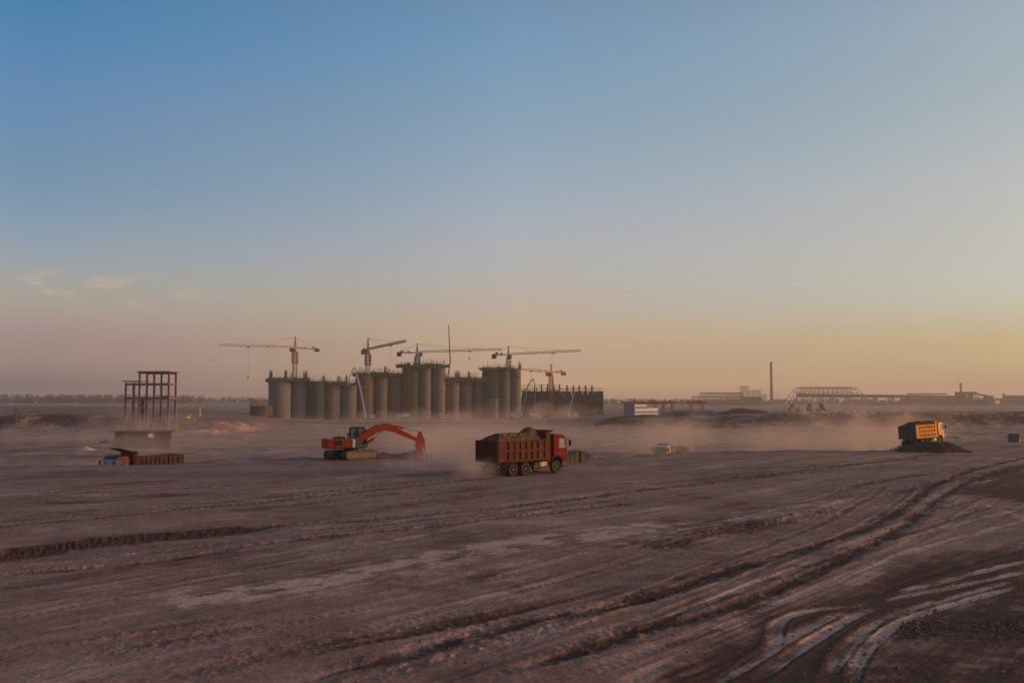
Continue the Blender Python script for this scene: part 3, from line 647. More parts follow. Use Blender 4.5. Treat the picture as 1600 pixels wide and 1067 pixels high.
    for s in (-1, 1):
        wn = MB(); wn.prism([(2.62, 1.97), (2.62, 2.72), (3.26, 2.72), (3.40, 1.97)], s * 1.17 - .01, s * 1.17 + .01); wn.build('side_window', glassm, co_)
        dr = MB(); y = s * 1.206
        dr.bar((2.6, y, 1.34), (2.6, y, 2.7), .012, .02); dr.bar((3.5, y, 1.0), (3.5, y, 1.9), .012, .02)
        dr.box(2.72, 2.9, y - .015, y + .015, 1.68, 1.74); dr.bar((2.2, y, 1.62), (3.4, y, 1.46), .02, .05)
        dr.build('door', 'black', co_)
        mr = MB(); mr.bar((3.36, s * 1.18, 2.70), (3.72, s * 1.36, 2.62), .04); mr.bar((3.72, s * 1.36, 2.62), (3.74, s * 1.36, 2.1), .03)
        mr.box(3.68, 3.78, s * 1.36 - .11, s * 1.36 + .11, 2.16, 2.56); mr.build('mirror', 'black', co_)
    ws = MB(); ws.add([(3.53, -1.1, 1.95), (3.53, 1.1, 1.95), (3.38, 1.1, 2.72), (3.38, -1.1, 2.72)], [(0, 1, 2, 3)])
    wso = ws.build('windscreen', glassm, co_)
    sm = wso.modifiers.new('thick', 'SOLIDIFY'); sm.thickness = 0.02
    gr = MB(); gr.box(3.605, 3.645, -.8, .8, 1.1, 1.6)
    for k in range(4): gr.box(3.645, 3.665, -.75, .75, 1.14 + k * .12, 1.19 + k * .12)
    gr.build('grille', 'black', co_)
    rf = MB(); rf.prism([(2.05, 2.99), (2.1, 3.1), (2.9, 3.08), (3.34, 2.93), (3.42, 2.80), (3.36, 2.80), (3.22, 2.94), (2.6, 3.03)], -1.16, 1.16); rf.build('roof_visor', roofm, co_)
    st = MB(); st.lathe([(.2, 0), (.22, .02), (.2, .04)], (2.95, .45, 2.1), 'x', 14); st.box(2.3, 2.5, .1, .9, 1.9, 2.5); st.box(2.3, 2.5, -.9, -.1, 1.9, 2.5); st.build('seat', 'black', co_)
    bm_ = MB(); bm_.prism([(2.95, .5), (2.95, .95), (3.66, .95), (3.72, .85), (3.72, .5), (3.6, .42), (3.1, .42)], -1.22, 1.22); bo = bm_.build('bumper', 'black', rt, bev)
    for s in (-1, 1):
        hl = MB(); hl.box(3.715, 3.735, s * .92 - .16, s * .92 + .16, .62, .8); hl.build('headlight', 'lamp_clear', bo)
        fd = MB(); pts = [(1.76, .9), (1.82, 1.2), (2.05, 1.37), (2.35, 1.41), (2.65, 1.37), (2.9, 1.2), (2.98, .9)]
        for a, b in zip(pts[:-1], pts[1:]): fd.bar((a[0], s * 1.14, a[1]), (b[0], s * 1.14, b[1]), .2, .05)
        fd.build('front_fender', cab, rt)
        sp2 = MB(); sp2.box(1.78, 2.0, s * 1.1 - .1, s * 1.1 + .1, .45, .5); sp2.box(1.78, 2.0, s * 1.1 - .1, s * 1.1 + .1, .7, .75); sp2.box(1.78, 1.81, s * 1.1 - .1, s * 1.1 + .1, .45, .95); sp2.build('step', 'black', rt)
    # bed, hinged at its rear lower edge
    hinge = Matrix.Translation((-3.5, 0, bz)) @ Matrix.Rotation(-R(tilt), 4, 'Y') @ Matrix.Translation((3.5, 0, -bz))
    def place(o):
        if tilt: o.matrix_local = hinge
        return o
    b = MB(); yw = W - .095
    b.box(bx0, bx1, -yw, yw, bz, bz + .08)
    for s in (-1, 1):
        b.box(bx0, bx1, s * (yw - .03) - .03, s * (yw - .03) + .03, bz + .08, bt)
        y0, y1 = (yw, W) if s > 0 else (-W, -yw)
        b.box(bx0, bx1, y0, y1, bt - .14, bt); b.box(bx0, bx1, y0, y1, bz, bz + .16)
        b.box(bx0, bx0 + .52, y0, y1, bz + .16, bt - .14)
        xa, xb = bx0 + .52, bx1 - .5
        b.box(xb, bx1, y0, y1, bz + .16, bt - .14)
        pw = (xb - xa) / cols; rw = pw * .32
        for k in range(cols):
            if k: b.box(xa + k * pw - rw / 2, xa + k * pw + rw / 2, y0, y1, bz + .16, bt - .14)
            for r_ in range(1, rows):
                zc = bz + .16 + (bh - .30) * r_ / rows
                b.box(xa + k * pw + (rw / 2 if k else 0), xa + (k + 1) * pw - (rw / 2 if k < cols - 1 else 0), y0, y1, zc - .09, zc + .09)
    for x in np.arange(bx0 + .4, bx1, .55): b.box(x - .04, x + .04, -.95, .95, bz - .1, bz)
    bo = place(b.build('bed', bed, rt, bev * .8))
    hb = MB(); hb.box(bx1 - .42, bx1 + .06, -W - .02, W + .02, bt, bz + bh + .40 + hbx)
    hb.box(bx1, bx1 + .10, -W - .02, W + .02, bz - .02, bt)
    hb.prism([(bx1 + .06, bt + .28 + hbx), (bx1 + .06, bt + .40 + hbx), (bx1 + .06 + canopy, bt + .42 + hbx + .30 * canopy), (bx1 + .06 + canopy, bt + .32 + hbx + .30 * canopy)], -W + .04, W - .04)
    ho = hb.build('headboard', bed, rt, bev); place(ho)
    t = MB(); t.box(bx0 - .06, bx0, -yw, yw, bz, bt - .02)
    tp = 2 * W / 4
    for k in range(5):
        yy = -W + k * tp; t.box(bx0 - .15, bx0 - .06, max(-W, yy - .09), min(W, yy + .09), bz - .02, bt)
    for k in range(4):
        for zc in (bz + .06, bz + bh / 2, bt - .09): t.box(bx0 - .15, bx0 - .06, -W + k * tp + .09, -W + (k + 1) * tp - .09, zc - .08, zc + .08)
    place(t.build('tailgate', tail or bed, rt, bev * .8))
    for s in (-1, 1):
        tl = MB(); tl.box(-3.86, -3.80, s * .8 - .2, s * .8 + .2, .72, .86); tl.build('tail_light', 'lamp_red', rt)
        mf = MB(); mf.box(-3.4, -3.38, s * 1.0 - .3, s * 1.0 + .3, .2, .75); mf.build('mud_flap', 'black', rt)
    if tilt:
        ra = MB(); ra.tube((.9, 0, .9), hinge @ Vector((1.2, 0, bz)), .12); ra.build('hoist_ram', 'hydro', rt)
    if load:
        nx, ny = 84, 44
        xs = np.linspace(bx0 + .03, bx1 - .45, nx); ys = np.linspace(-yw + .06, yw - .06, ny); X, Y = np.meshgrid(xs, ys, indexing='ij')
        ed = np.minimum(np.minimum((X - xs[0]) / .9, (xs[-1] - X) / .35), (yw - .06 - np.abs(Y)) / .75)
        H = bt - .12 + load['h'] * np.clip(ed, 0, 1) ** .8 + load['peak'] * np.clip(1 - np.sqrt(((X - load['px']) / 1.05) ** 2 + (Y / .95) ** 2 + .002), 0, 1) + .07 * fbm(X * 1.5 + load['seed'], Y * 1.5, 4, load['seed'], .6) + .055 * fbm(X * 6, Y * 6, 3, load['seed'] + 9, .65)
        mb = MB(); mb.v = [tuple(p) for p in np.stack([X, Y, H], -1).reshape(-1, 3)] + [tuple(p) for p in np.stack([X, Y, X * 0 + bz + .1], -1).reshape(-1, 3)]
        q = nx * ny
        mb.f = [(i * ny + j, (i + 1) * ny + j, (i + 1) * ny + j + 1, i * ny + j + 1) for i in range(nx - 1) for j in range(ny - 1)]
        ring = [i * ny for i in range(nx)] + [(nx - 1) * ny + j for j in range(1, ny)] + [i * ny + ny - 1 for i in range(nx - 2, -1, -1)] + [j for j in range(ny - 2, 0, -1)]
        mb.f += [(ring[k], ring[k] + q, ring[(k + 1) % len(ring)] + q, ring[(k + 1) % len(ring)]) for k in range(len(ring))]
        so_ = mb.build('soil_load', load.get('mat', 'soil'), None, smooth=True)
        so_.location = rt.location; so_.rotation_euler = rt.rotation_euler; so_.scale = rt.scale
        tag(so_, load['label'], 'soil', 'soil loads heaped in truck beds')
    return rt
def on_ground(px, Y): 
    x = (px - 800) / FPX * Y
    return (x, Y, gz(x, Y))
def truck_at(px, Y, local_x, hrel):  # origin such that local point (local_x,0) stands at pixel column px, depth Y
    rz = head(px, hrel); x = (px - 800) / FPX * Y
    ox, oy = x - local_x * math.cos(rz), Y - local_x * math.sin(rz)
    return ox, oy, rz
# the red truck on the plateau
rz = head(812, 45); fw = Vector((math.cos(rz), math.sin(rz))); lf = Vector((-fw.y, fw.x))
P = Vector(gp(800.5, 743)[:2]); o2 = P + 2.53 * fw + 1.08 * lf
dump_truck('red cab dump truck with orange ribbed bed, heaped full, driving across the plateau', (o2.x, o2.y, gz(o2.x, o2.y) - .03), rz, 'red', 'bed_orange', 'bed_rust', rows=2, cols=7, canopy=.35, bh=1.60, hbx=.18, size=1.045,
           load=dict(h=.60, peak=.48, px=.45, seed=4, label='brown earth heaped to a peak in the red truck bed'))
# orange-yellow truck behind the mound at the right
ox, oy, rz = truck_at(1441, 133, 0, 27)
dump_truck('bright orange-yellow dump truck with loaded bed tilting on the earth mound', (ox, oy, gz(ox, oy) - .12), rz, 'yellow', 'bed_yellow', 'grey_truck', rows=3, cols=8, canopy=.15, pitch=R(1.2), roll=R(-3.2),
           load=dict(h=.5, peak=.1, px=-1.5, seed=8, mat='soil_dark', label='dark soil heaped in the orange-yellow truck on the mound'), bh=1.72)
# empty truck down in the pit at the left
ox, oy, rz = truck_at(203, 101.5, 1.5, -119)
ox_, oy_ = ox, oy
dump_truck('orange cab dump truck with blue windows and empty rusty bed below the plateau edge', (ox, oy, -2.62), rz, 'orange', 'bed_rust', 'bed_rust', 'glass_blue', rows=1, cols=9, canopy=1.25, bh=1.72, hbx=.2, detail=True, roll=R(0), pitch=R(-1.0))
# yellow truck in the pit, middle
ox, oy, rz = truck_at(1040, 163, 1.5, -150)
dump_truck('yellow cab dump truck with dusty tan bed coming head-on out of its dust', (ox, oy, -4.35), rz, 'yellow', 'bed_tan', 'bed_tan', rows=1, cols=9, canopy=.9, bh=1.5, roofm='white_metal')
# truck half hidden by the red one
ox, oy, rz = truck_at(897, 150, 1.5, 62)
dump_truck('tan dump truck half hidden in dust beyond the front of the red truck', (ox, oy, -4.75), rz, 'bed_tan', 'bed_tan', 'bed_tan', rows=1, cols=7, canopy=.5, bh=1.6)
# truck being loaded under the excavator arm
ox, oy, rz = truck_at(636, 114, 1.2, 72)
dump_truck('orange dump truck being loaded with earth beneath the excavator arm', (ox, oy, -3.05), rz, 'orange', 'bed_orange', 'bed_rust', rows=1, cols=8, canopy=.8, bh=1.5,
           load=dict(h=.35, peak=.3, px=-1.5, seed=14, label='earth heaped in the truck beneath the excavator arm'))
ox, oy, rz = truck_at(1486, 205, 3.0, 158)
dump_truck('small distant dump truck with green windscreen just right of the earth mound', (ox, oy, -4.45), rz, 'orange', 'bed_tan', 'bed_tan', 'glass_green', rows=1, cols=7, canopy=.3, bh=1.4, detail=False)
ox, oy, rz = truck_at(1582, 225, 3.0, -158)
dump_truck('dark grey dump truck alone in the pit near the right border', (ox, oy, -4.6), rz, 'grey_truck', 'grey_truck', 'grey_truck', 'window_dark', rows=1, cols=7, canopy=.4, bh=1.4, detail=False)
for px, hr, tl, bed, lab in ((1240, 60, 48, 'bed_yellow', 'yellow bedded dump truck tipping on the far bank, leftmost of three raised beds'),
                        (1264, 170, 42, 'bed_rust', 'brown dump truck with raised bed, middle of the three tipping on the far bank'),
                        (1281, -35, 46, 'bed_rust', 'dark dump truck with raised bed, rightmost of the three tipping on the far bank')):
    ox, oy, rz = truck_at(px, 690, 0, hr)
    dump_truck(lab, (ox, oy, gz(ox, oy)), rz, 'orange', bed, bed, rows=1, cols=6, tilt=tl, detail=False, canopy=.3, bh=1.4, group='dump trucks tipping on the far bank')

# ------------------------------------------------------------------ excavator
def excavator():
    Y = 100.3; px = 549; x = (px - 800) / FPX * Y
    zb = gz(x, Y) - .02
    rz = head(px, 84)
    rt = thing('excavator', 'orange-red crawler excavator with lowered boom at the plateau edge', 'excavator', (x, Y, zb), rz)
    tr = Matrix.Rotation(head(px, 43) - rz, 4, 'Z')
    for s in (-1, 1):
        m = MB(); L2, r = 1.85, .44; n = 14; yo = s * 1.22
        path = []
        for i in range(n + 1):
            t = -math.pi / 2 - math.pi * i / n; path.append((-L2 + r * math.cos(t), r + r * math.sin(t)))
        for i in range(n + 1):
            t = math.pi / 2 - math.pi * i / n; path.append((L2 + r * math.cos(t), r + r * math.sin(t)))
        m.prism(path, yo - .28, yo + .28)
        # track shoes round the loop
        per = []
        for i in range(len(path)):
            a, b = path[i], path[(i + 1) % len(path)]; d = math.dist(a, b); k = max(1, int(round(d / .17)))
            for q in range(k): per.append((a[0] + (b[0] - a[0]) * q / k, a[1] + (b[1] - a[1]) * q / k, math.atan2(b[1] - a[1], b[0] - a[0])))
        for (qx, qz, an) in per:
            m.box(-.065, .065, -.30, .30, 0, .05, Matrix.Translation((qx, yo, qz)) @ Matrix.Rotation(-an, 4, 'Y') @ Matrix.Rotation(math.pi, 4, 'X'))
        m.v = [tuple(tr @ Vector(p)) for p in m.v]
        t = m.build('crawler_track', 'track', rt, .008)
        f = MB()
        f.box(-1.75, 1.75, yo - .31, yo + .31, .22, .62)
        for xx in (-1.85, 1.85): f.lathe([(.001, -.33), (.28, -.33), (.33, -.3), (.33, .3), (.28, .33), (.001, .33)], (xx, yo, r), 'y', 20)
        for k in range(8): f.lathe([(.001, -.34), (.13, -.34), (.13, .34), (.001, .34)], (-1.5 + k * .43, yo, .18), 'y', 12)
        for k in range(2): f.lathe([(.001, -.33), (.1, -.33), (.1, .33), (.001, .33)], (-.6 + k * 1.2, yo, .74), 'y', 12)
        f.v = [tuple(tr @ Vector(p)) for p in f.v]
        f.build('track_frame', 'trackframe', t, .01)
    u = MB(); u.box(-.9, .9, -1.0, 1.0, .45, .82); u.box(-1.3, -.5, -1.1, 1.1, .4, .65); u.box(.5, 1.3, -1.1, 1.1, .4, .65); u.v = [tuple(tr @ Vector(p)) for p in u.v]
    u.lathe([(.001, .82), (.72, .82), (.72, 1.08), (.001, 1.08)], (0, 0, 0), 'z', 28); u.build('undercarriage', 'black', rt)
    h = MB()
    h.box(-2.35, .05, -1.38, 1.38, 1.18, 2.02); h.box(.05, 1.2, .36, 1.36, 1.14, 1.44)
    ho = h.build('engine_housing', 'exc', rt, .05)
    cw = MB()
    pr = []
    for i in range(9):
        t = math.pi * (.5 + i / 8); pr.append((-2.35 + .55 * math.cos(t), 1.38 * math.sin(t)))
    vs_ = [(a, b, 1.10) for a, b in pr] + [(a, b, 2.04) for a, b in pr]; k = len(pr)
    cw.add(vs_, [tuple(range(k - 1, -1, -1)), tuple(range(k, 2 * k))] + [(i, i + 1, i + 1 + k, i + k) for i in range(k - 1)] + [(k - 1, 0, k, 2 * k - 1)]); cw.build('counterweight', 'exc', rt, .06)
    d = MB(); d.box(-2.4, 1.3, -1.3, 1.3, 1.06, 1.17); d.build('turntable_deck', 'black', rt)
    g = MB()
    g.box(-1.75, -.95, -1.40, -1.381, 1.38, 1.85)
    for q in range(5): g.box(-1.72, -.98, -1.41, -1.40, 1.42 + q * .085, 1.46 + q * .085)
    g.build('side_grille', 'black', ho)
    ln = MB()
    for xx in (-1.85, -.75, -.1): ln.box(xx - .008, xx + .008, -1.388, -1.381, 1.22, 1.98)
    ln.build('panel_gap', 'black', ho)
    t = MB(); t.box(-1.7, -.6, -.9, .7, 2.025, 2.2); t.build('engine_cover', 'black', ho, .03)
    e = MB(); e.tube((-.35, -.7, 2.02), (-.35, -.7, 2.45), .07); e.box(-.45, -.2, -.78, -.62, 2.42, 2.58); e.tube((-1.2, .2, 2.2), (-1.2, .2, 2.42), .04); e.build('exhaust_stack', 'black', ho)
    pnl = MB(); pnl.box(.05, .28, -1.37, -.5, 1.16, 2.0); pnl.build('side_panel', 'white_metal', ho, .02)
    pn2 = MB(); pn2.box(.28, 1.5, -1.34, -.36, 1.16, 1.40); pn2.box(.28, .95, -1.33, -.36, 1.40, 1.92); pn2.build('cab_base', 'bluegrey', rt, .03)
    # cab on the far (left) side of the boom: frame of posts with panes
    cb = MB(); y0, y1 = .38, 1.34; cz0, cz1 = 1.42, 3.08
    prof = [(.02, cz0), (.02, cz1 - .1), (.12, cz1), (1.35, cz1), (1.62, cz1 - .45), (1.68, 2.0), (1.55, cz0)]
    for yy in (y0, y1):
        for a, b in zip(prof, prof[1:] + prof[:1]): cb.bar((a[0], yy, a[1]), (b[0], yy, b[1]), .09)
        cb.bar((.72, yy, cz0), (.72, yy, cz1), .10)
    for a in prof: cb.bar((a[0], y0, a[1]), (a[0], y1, a[1]), .09)
    cb.box(.1, 1.38, y0 + .04, y1 - .04, cz1, cz1 + .06); cb.box(.04, 1.6, y0 + .02, y1 - .02, cz0 - .02, cz0 + .5)
    co_ = cb.build('cab', 'black', rt)
    for yy in (y0, y1):
        gl = MB(); gl.prism([(.08, cz0 + .5), (.08, cz1 - .06), (1.33, cz1 - .06), (1.57, cz1 - .47), (1.62, 2.0), (1.6, cz0 + .5)], yy - .008, yy + .008); gl.build('side_window', 'glass', co_)
    gl = MB(); gl.box(1.63, 1.645, y0 + .08, y1 - .08, 2.0, 2.6); gl.build('windscreen', 'glass', co_)
    stt = MB(); stt.box(.45, .95, .6, 1.1, 1.9, 2.1); stt.box(.4, .55, .6, 1.1, 2.1, 2.7); stt.build('seat', 'black', co_)
    # boom, stick and rams in the plane y = yb
    yb = .0
    def plate(poly, wd, name, m='exc', parent=rt, bv=.03):
        q = MB(); q.prism(poly, yb - wd / 2, yb + wd / 2); return q.build(name, m, parent, bv)
    boom = [(.1, 1.55), (.3, 1.2), (.8, 1.4), (1.7, 2.03), (2.6, 2.58), (3.05, 2.74), (3.5, 2.78), (4.3, 2.62), (6.35, 1.78), (6.62, 1.62), (6.75, 1.78), (6.70, 2.02), (5.5, 2.62), (4.4, 3.18), (3.9, 3.32), (3.3, 3.36), (2.5, 3.25), (1.4, 2.68), (.5, 2.05)]
    bo = plate(boom, .46, 'boom')
    stick = [(6.55, 1.35), (6.78, 2.35), (6.95, 2.72), (7.1, 2.66), (7.36, 2.1), (7.34, 1.4), (7.22, -.25), (7.12, -.62), (6.86, -.64), (6.72, -.3), (6.62, .6)]
    so2 = plate(stick, .36, 'stick')
    fb = MB()
    for s in (-1, 1): fb.prism([(-.1, 1.15), (0, 1.5), (.25, 1.75), (.6, 1.75), (1.7, 1.35), (1.65, 1.12)], s * .30 - .03, s * .30 + .03)
    fb.build('boom_bracket', 'chassis', rt)
    hs = MB()
    for q in range(3):
        pp = [(.55, 2.1), (1.4, 2.74), (2.5, 3.32), (3.3, 3.45), (4.2, 3.34)]
        for a, b in zip(pp[:-1], pp[1:]): hs.tube((a[0], -.08 + q * .08, a[1]), (b[0], -.08 + q * .08, b[1]), .028, n=6)
    hs.build('hydraulic_hose', 'black', bo)
    kt = MB(); kt.box(3.05, 3.5, -.18, .18, 3.33, 3.40); kt.build('boom_lug', 'black', bo)
    rr = MB(); rr.tube((3.55, yb, 3.42), (5.3, yb, 3.02), .10); rr.build('stick_ram', 'exc', rt)
    rr = MB(); rr.tube((5.3, yb, 3.02), (6.98, yb, 2.62), .05); rr.build('stick_ram_rod', 'hydro', rt)
    for s in (-1, 1):
        rr = MB(); rr.tube((1.35, yb + s * .36, 1.3), (2.35, yb + s * .36, 2.05), .09); rr.build('boom_ram', 'exc', rt)
        rr = MB(); rr.tube((2.3, yb + s * .36, 2.02), (3.15, yb + s * .36, 2.75), .05); rr.build('boom_ram_rod', 'hydro', rt)
    rr = MB(); rr.tube((7.42, yb, 2.05), (7.52, yb, .7), .09); rr.build('bucket_ram', 'exc', rt)
    rr = MB(); rr.tube((7.52, yb, .7), (7.42, yb, -.35), .045); rr.build('bucket_ram_rod', 'hydro', rt)
    lk = MB()
    for s in (-1, 1): lk.bar((7.42, s * .2, -.35), (7.18, s * .2, -.28), .06, .09); lk.bar((7.42, s * .2, -.35), (7.3, s * .2, -.95), .06, .09)
    lk.build('bucket_link', 'exc', rt)
    bk = MB()
    prof = [(7.4, -.9), (7.0, -.62), (6.75, -.75), (6.5, -1.2), (6.15, -1.65), (6.25, -1.75), (6.85, -1.82), (7.35, -1.55), (7.5, -1.2)]
    shell = [prof[0]] + prof[6:][::-1] + [prof[5], prof[4]]
    for yy in (-.6, .56): bk.prism(prof, yb + yy, yb + yy + .04)
    outer = [(7.0, -.62), (7.4, -.9), (7.5, -1.2), (7.35, -1.55), (6.85, -1.82), (6.15, -1.72)]
    for a, b in zip(outer[:-1], outer[1:]): bk.bar((a[0], yb, a[1]), (b[0], yb, b[1]), 1.14, .04)
    bko = bk.build('bucket', 'chassis', rt)
    for q in range(5):
        th = MB(); th.bar((6.2, -.5 + q * .25, -1.72), (5.92, -.5 + q * .25, -1.66), .08, .05, .4); th.build('tooth', 'hydro', bko)
    return rt
excavator()

# ------------------------------------------------------------------ silos
YS = 550.0
def YR(px): return 528.0 + (px - 420) * 0.135     # the row of silos recedes to the right
def wpt(px, py, Y): return at(px, py, Y)
def silo(px0, px1, ytop, label, off=0, m='concrete', net=None, rings=(), rebar=True, zbase=None, neck=True, dense=()):
    Y = YR((px0 + px1) / 2) + off; c = wpt((px0 + px1) / 2, ytop, Y); r = (px1 - px0) / 2 / sppm(Y); zb = (gz(c.x, Y) if zbase is None else zbase) - .3; H = c.z - zb
    rt = thing('silo', label, 'silo', (c.x, Y, zb), 0, 'slipformed concrete silos')
    s = MB(); hs = np.linspace(0, H, 14); s.lathe([(r * (1 + .002 * math.sin(i * 2.1)), h) for i, h in enumerate(hs)] + [(r * .9, H), (r * .9, H - .6)], (0, 0, 0), 'z', 56)
    s.build('shaft', m, rt, smooth=True)
    if neck:
        n = MB(); n.lathe([(r * 1.0, H - 3.6), (r * 1.045, H - 3.5), (r * 1.045, H - 2.6), (r * 1.0, H - 2.5)], (0, 0, 0), 'z', 56); n.build('ring_beam', m, rt, smooth=True)
    for y in rings:
        z = wpt(px0, y, Y).z - zb
        n = MB(); n.lathe([(r * 1.0, z - .5), (r * 1.05, z - .35), (r * 1.05, z + .35), (r * 1.0, z + .5)], (0, 0, 0), 'z', 48); n.build('ring_beam', m, rt, smooth=True)
    if net:
        q = MB(); a0, a1, mm, ztop, zbot = net; k = 28; rr = r * 1.04; rnd = random.Random(int(px0))
        vs = []; 
        for j in range(9):
            for i in range(k + 1):
                t = a0 + (a1 - a0) * i / k; vs.append(((rr + rnd.uniform(0, .12)) * math.sin(t), -(rr + rnd.uniform(0, .12)) * math.cos(t), zbot + (H + ztop - zbot) * j / 8))
        q.add(vs, [(j * (k + 1) + i, j * (k + 1) + i + 1, (j + 1) * (k + 1) + i + 1, (j + 1) * (k + 1) + i) for j in range(8) for i in range(k)])
        o = q.build('safety_net', mm, rt); so_ = o.modifiers.new('thick', 'SOLIDIFY'); so_.thickness = .05
    if rebar:
        b = MB(); rnd = random.Random(int(px0 * 7))
        for i in range(26):
            t = 2 * math.pi * (i + rnd.random()) / 26; h = rnd.uniform(.6, 4.4); rr = r * .95
            b.bar((rr * math.cos(t), rr * math.sin(t), H - .1), (rr * math.cos(t) + rnd.uniform(-.1, .1), rr * math.sin(t), H + h), .12)
        b.lathe([(r * .97, H + .15), (r * .97, H + .45), (r * .93, H + .45), (r * .93, H + .15), (r * .97, H + .15)], (0, 0, 0), 'z', 40)   # hoop tying the bars
        for dpx in dense:
            x = (dpx - (px0 + px1) / 2) / sppm(Y)
            for i in range(16):
                xx = x + rnd.uniform(-.9, .9); b.bar((xx, rnd.uniform(-1.2, 1.2) - r * .5, H - .1), (xx + rnd.uniform(-.15, .15), -r * .5, H + rnd.uniform(2.6, 5.0)), .15)
            b.box(x - .8, x + .8, -r * .5 - .6, -r * .5 + .6, H, H + 1.2); b.bar((x, -r * .5 + .6, H + .3), (x, r * .5, H + .3), .1); b.bar((-r * .95, -r * .2, H + .3), (r * .95, -r * .2, H + .3), .1)
        b.build('rebar', 'rebar', rt)
    return rt
def deck(px0, px1, y0, y1, label, off=0, dy=7.0, m='green'):   # slip-form working deck round the silo tops
    Y = YR((px0 + px1) / 2) + off; a = wpt(px0, y1, Y); b = wpt(px1, y0, Y); W = b.x - a.x
    rt = thing('formwork_deck', label, 'formwork deck', ((a.x + b.x) / 2, Y, a.z), R(20), 'green formwork decks on the silo tops')
    f = MB(); th = b.z - a.z; rnd = random.Random(int(px0)); n = max(6, int(W / 1.6))
    for side in (-1, 1):
        for i in range(n):
            x0 = -W / 2 + W * i / n; h = th * rnd.uniform(.55, 1.3); f.box(x0 + .04, x0 + W / n - .04, side * dy - .06, side * dy + .06, rnd.uniform(-.2, .15), h)
    for sx in (-1, 1):
        for i in range(7): f.box(sx * W / 2 - .06, sx * W / 2 + .06, -dy + i * 2 * dy / 7 + .1, -dy + (i + 1) * 2 * dy / 7 - .1, 0, th * rnd.uniform(.7, 1.1))
    f.build('fascia_board', m, rt)
    s = MB(); s.box(-W / 2 + .1, W / 2 - .1, -dy + .1, dy - .1, -.25, .05)
    for i in range(int(W / 2.2)):
        x = -W / 2 + 1 + i * 2.2; s.bar((x, -dy + .2, -.4), (x, dy - .2, -.4), .25, .3); s.bar((x, -dy + .15, -.3), (x, -dy + 2.0, -2.4), .12)
    s.build('deck_slab', 'timber', rt)
    r_ = MB()
    for side in (-1, 1):
        for i in range(n + 1):
            x = -W / 2 + W * i / n; r_.bar((x, side * dy, th * .6), (x, side * dy, th + rnd.uniform(.7, 2.2)), .10)
        r_.bar((-W / 2, side * dy, th + .6), (W / 2, side * dy, th + .6), .09)
    r_.build('railing', 'rebar', rt)
    return rt
S_ = silo
S_(420, 455, 592, 'grey concrete silo at the left end of the row, beneath the green deck', m='concrete_b', dense=(425, 449))
S_(454, 481, 593, 'grey concrete silo second from the left, partly behind the crane mast above', m='concrete_b', dense=(478,))
S_(481, 507, 597, 'silo wrapped in dark and bright green netting left of the pump boom', off=-3, net=(-1.5, 1.5, 'net', .2, 1.5), neck=False)
S_(506, 532, 600, 'warm edged concrete silo directly right of the left green netted silo', dense=(507,), rings=(609,))
S_(532, 557, 600, 'short concrete silo just left of the white pump boom', dense=(530, 541), rings=(609,))
S_(556, 584, 585, 'concrete silo behind the yellow crane mast and white pump boom', off=3, rings=(609,))
S_(583, 607, 585, 'concrete silo right of the yellow crane mast', off=3, rings=(609,), dense=(603,))
S_(606, 629, 585, 'shaded concrete silo just left of the maroon hoist', off=3, rings=(609,))
S_(629, 654, 571, 'tall silo with maroon hoist in front and green netting on its right half', off=0, net=(.05, 1.45, 'net', -1.0, 1.0), rings=(609,), rebar=False)
S_(653, 674, 571, 'tall concrete silo in the middle of the highest block', off=-1, rings=(609,))
S_(674, 696, 571, 'tall concrete silo at the right edge of the highest block', off=-1, rings=(609,))
S_(695, 718, 592, 'concrete silo behind the slender red pump boom', off=2, rings=(609,), dense=(713, 717))
S_(718, 738, 592, 'middle silo of the low block under the dark green deck', off=2, rings=(609,), dense=(733,))
S_(738, 758, 592, 'pale concrete silo just left of the right green netted silo', off=2, rings=(609,))
S_(754, 779, 577, 'silo with blue-green netting beside the right concrete pair', off=-1, net=(-1.5, 1.5, 'net', .2, 12.0), rings=(), neck=False, m='concrete')
S_(778, 797, 577, 'tall concrete silo behind the pale crane mast', off=1, rings=(609,), neck=False)
S_(796, 814, 577, 'tall concrete silo at the right end of the row', off=1, rings=(609,), neck=False, dense=(812,))
deck(417.5, 481, 591.5, 596, 'long green formwork deck over the left pair of silos')
deck(480, 558, 597, 601.5, 'green formwork deck over the short silos behind the pump boom')
deck(554, 629, 582.5, 587, 'dark green formwork deck over the silos around the yellow mast', off=3)
deck(622, 699, 569, 573.5, 'highest green formwork deck overhanging the tall silos', off=-1)
deck(694, 762, 590.5, 595, 'green formwork deck over the low block behind the red boom', off=2)
deck(753, 798, 574.5, 577, 'thin timber deck on top of the right netted silo', off=0, m='timber')

# maroon hoist tower against the tall silo
a = wpt(634, 652, (YR(634) - 9)); b = wpt(634, 571, (YR(634) - 9))
h = thing('hoist_tower', 'maroon construction hoist tower climbing the tall silo', 'hoist', (a.x, (YR(634) - 9), gz(a.x, (YR(634) - 9))))
H = b.z - gz(a.x, (YR(634) - 9))
m = MB(); m.lattice((0, 0, 0), (0, 0, H * .9), 2.6, 2.6, 26, .30); m.build('hoist_mast', 'maroon', h)
m = MB(); m.lattice((1.7, 0, 0), (1.5, 0, H * .97), 1.4, 1.4, 30, .26); m.lattice((1.5, 0, H * .97), (.6, 0, H), .8, .8, 3, .2); m.build('guide_mast', 'maroon', h)
m = MB(); m.box(-1.4, 1.2, -1.6, 1.3, H * .35, H * .35 + 2.6); m.build('hoist_cage', 'maroon', h)

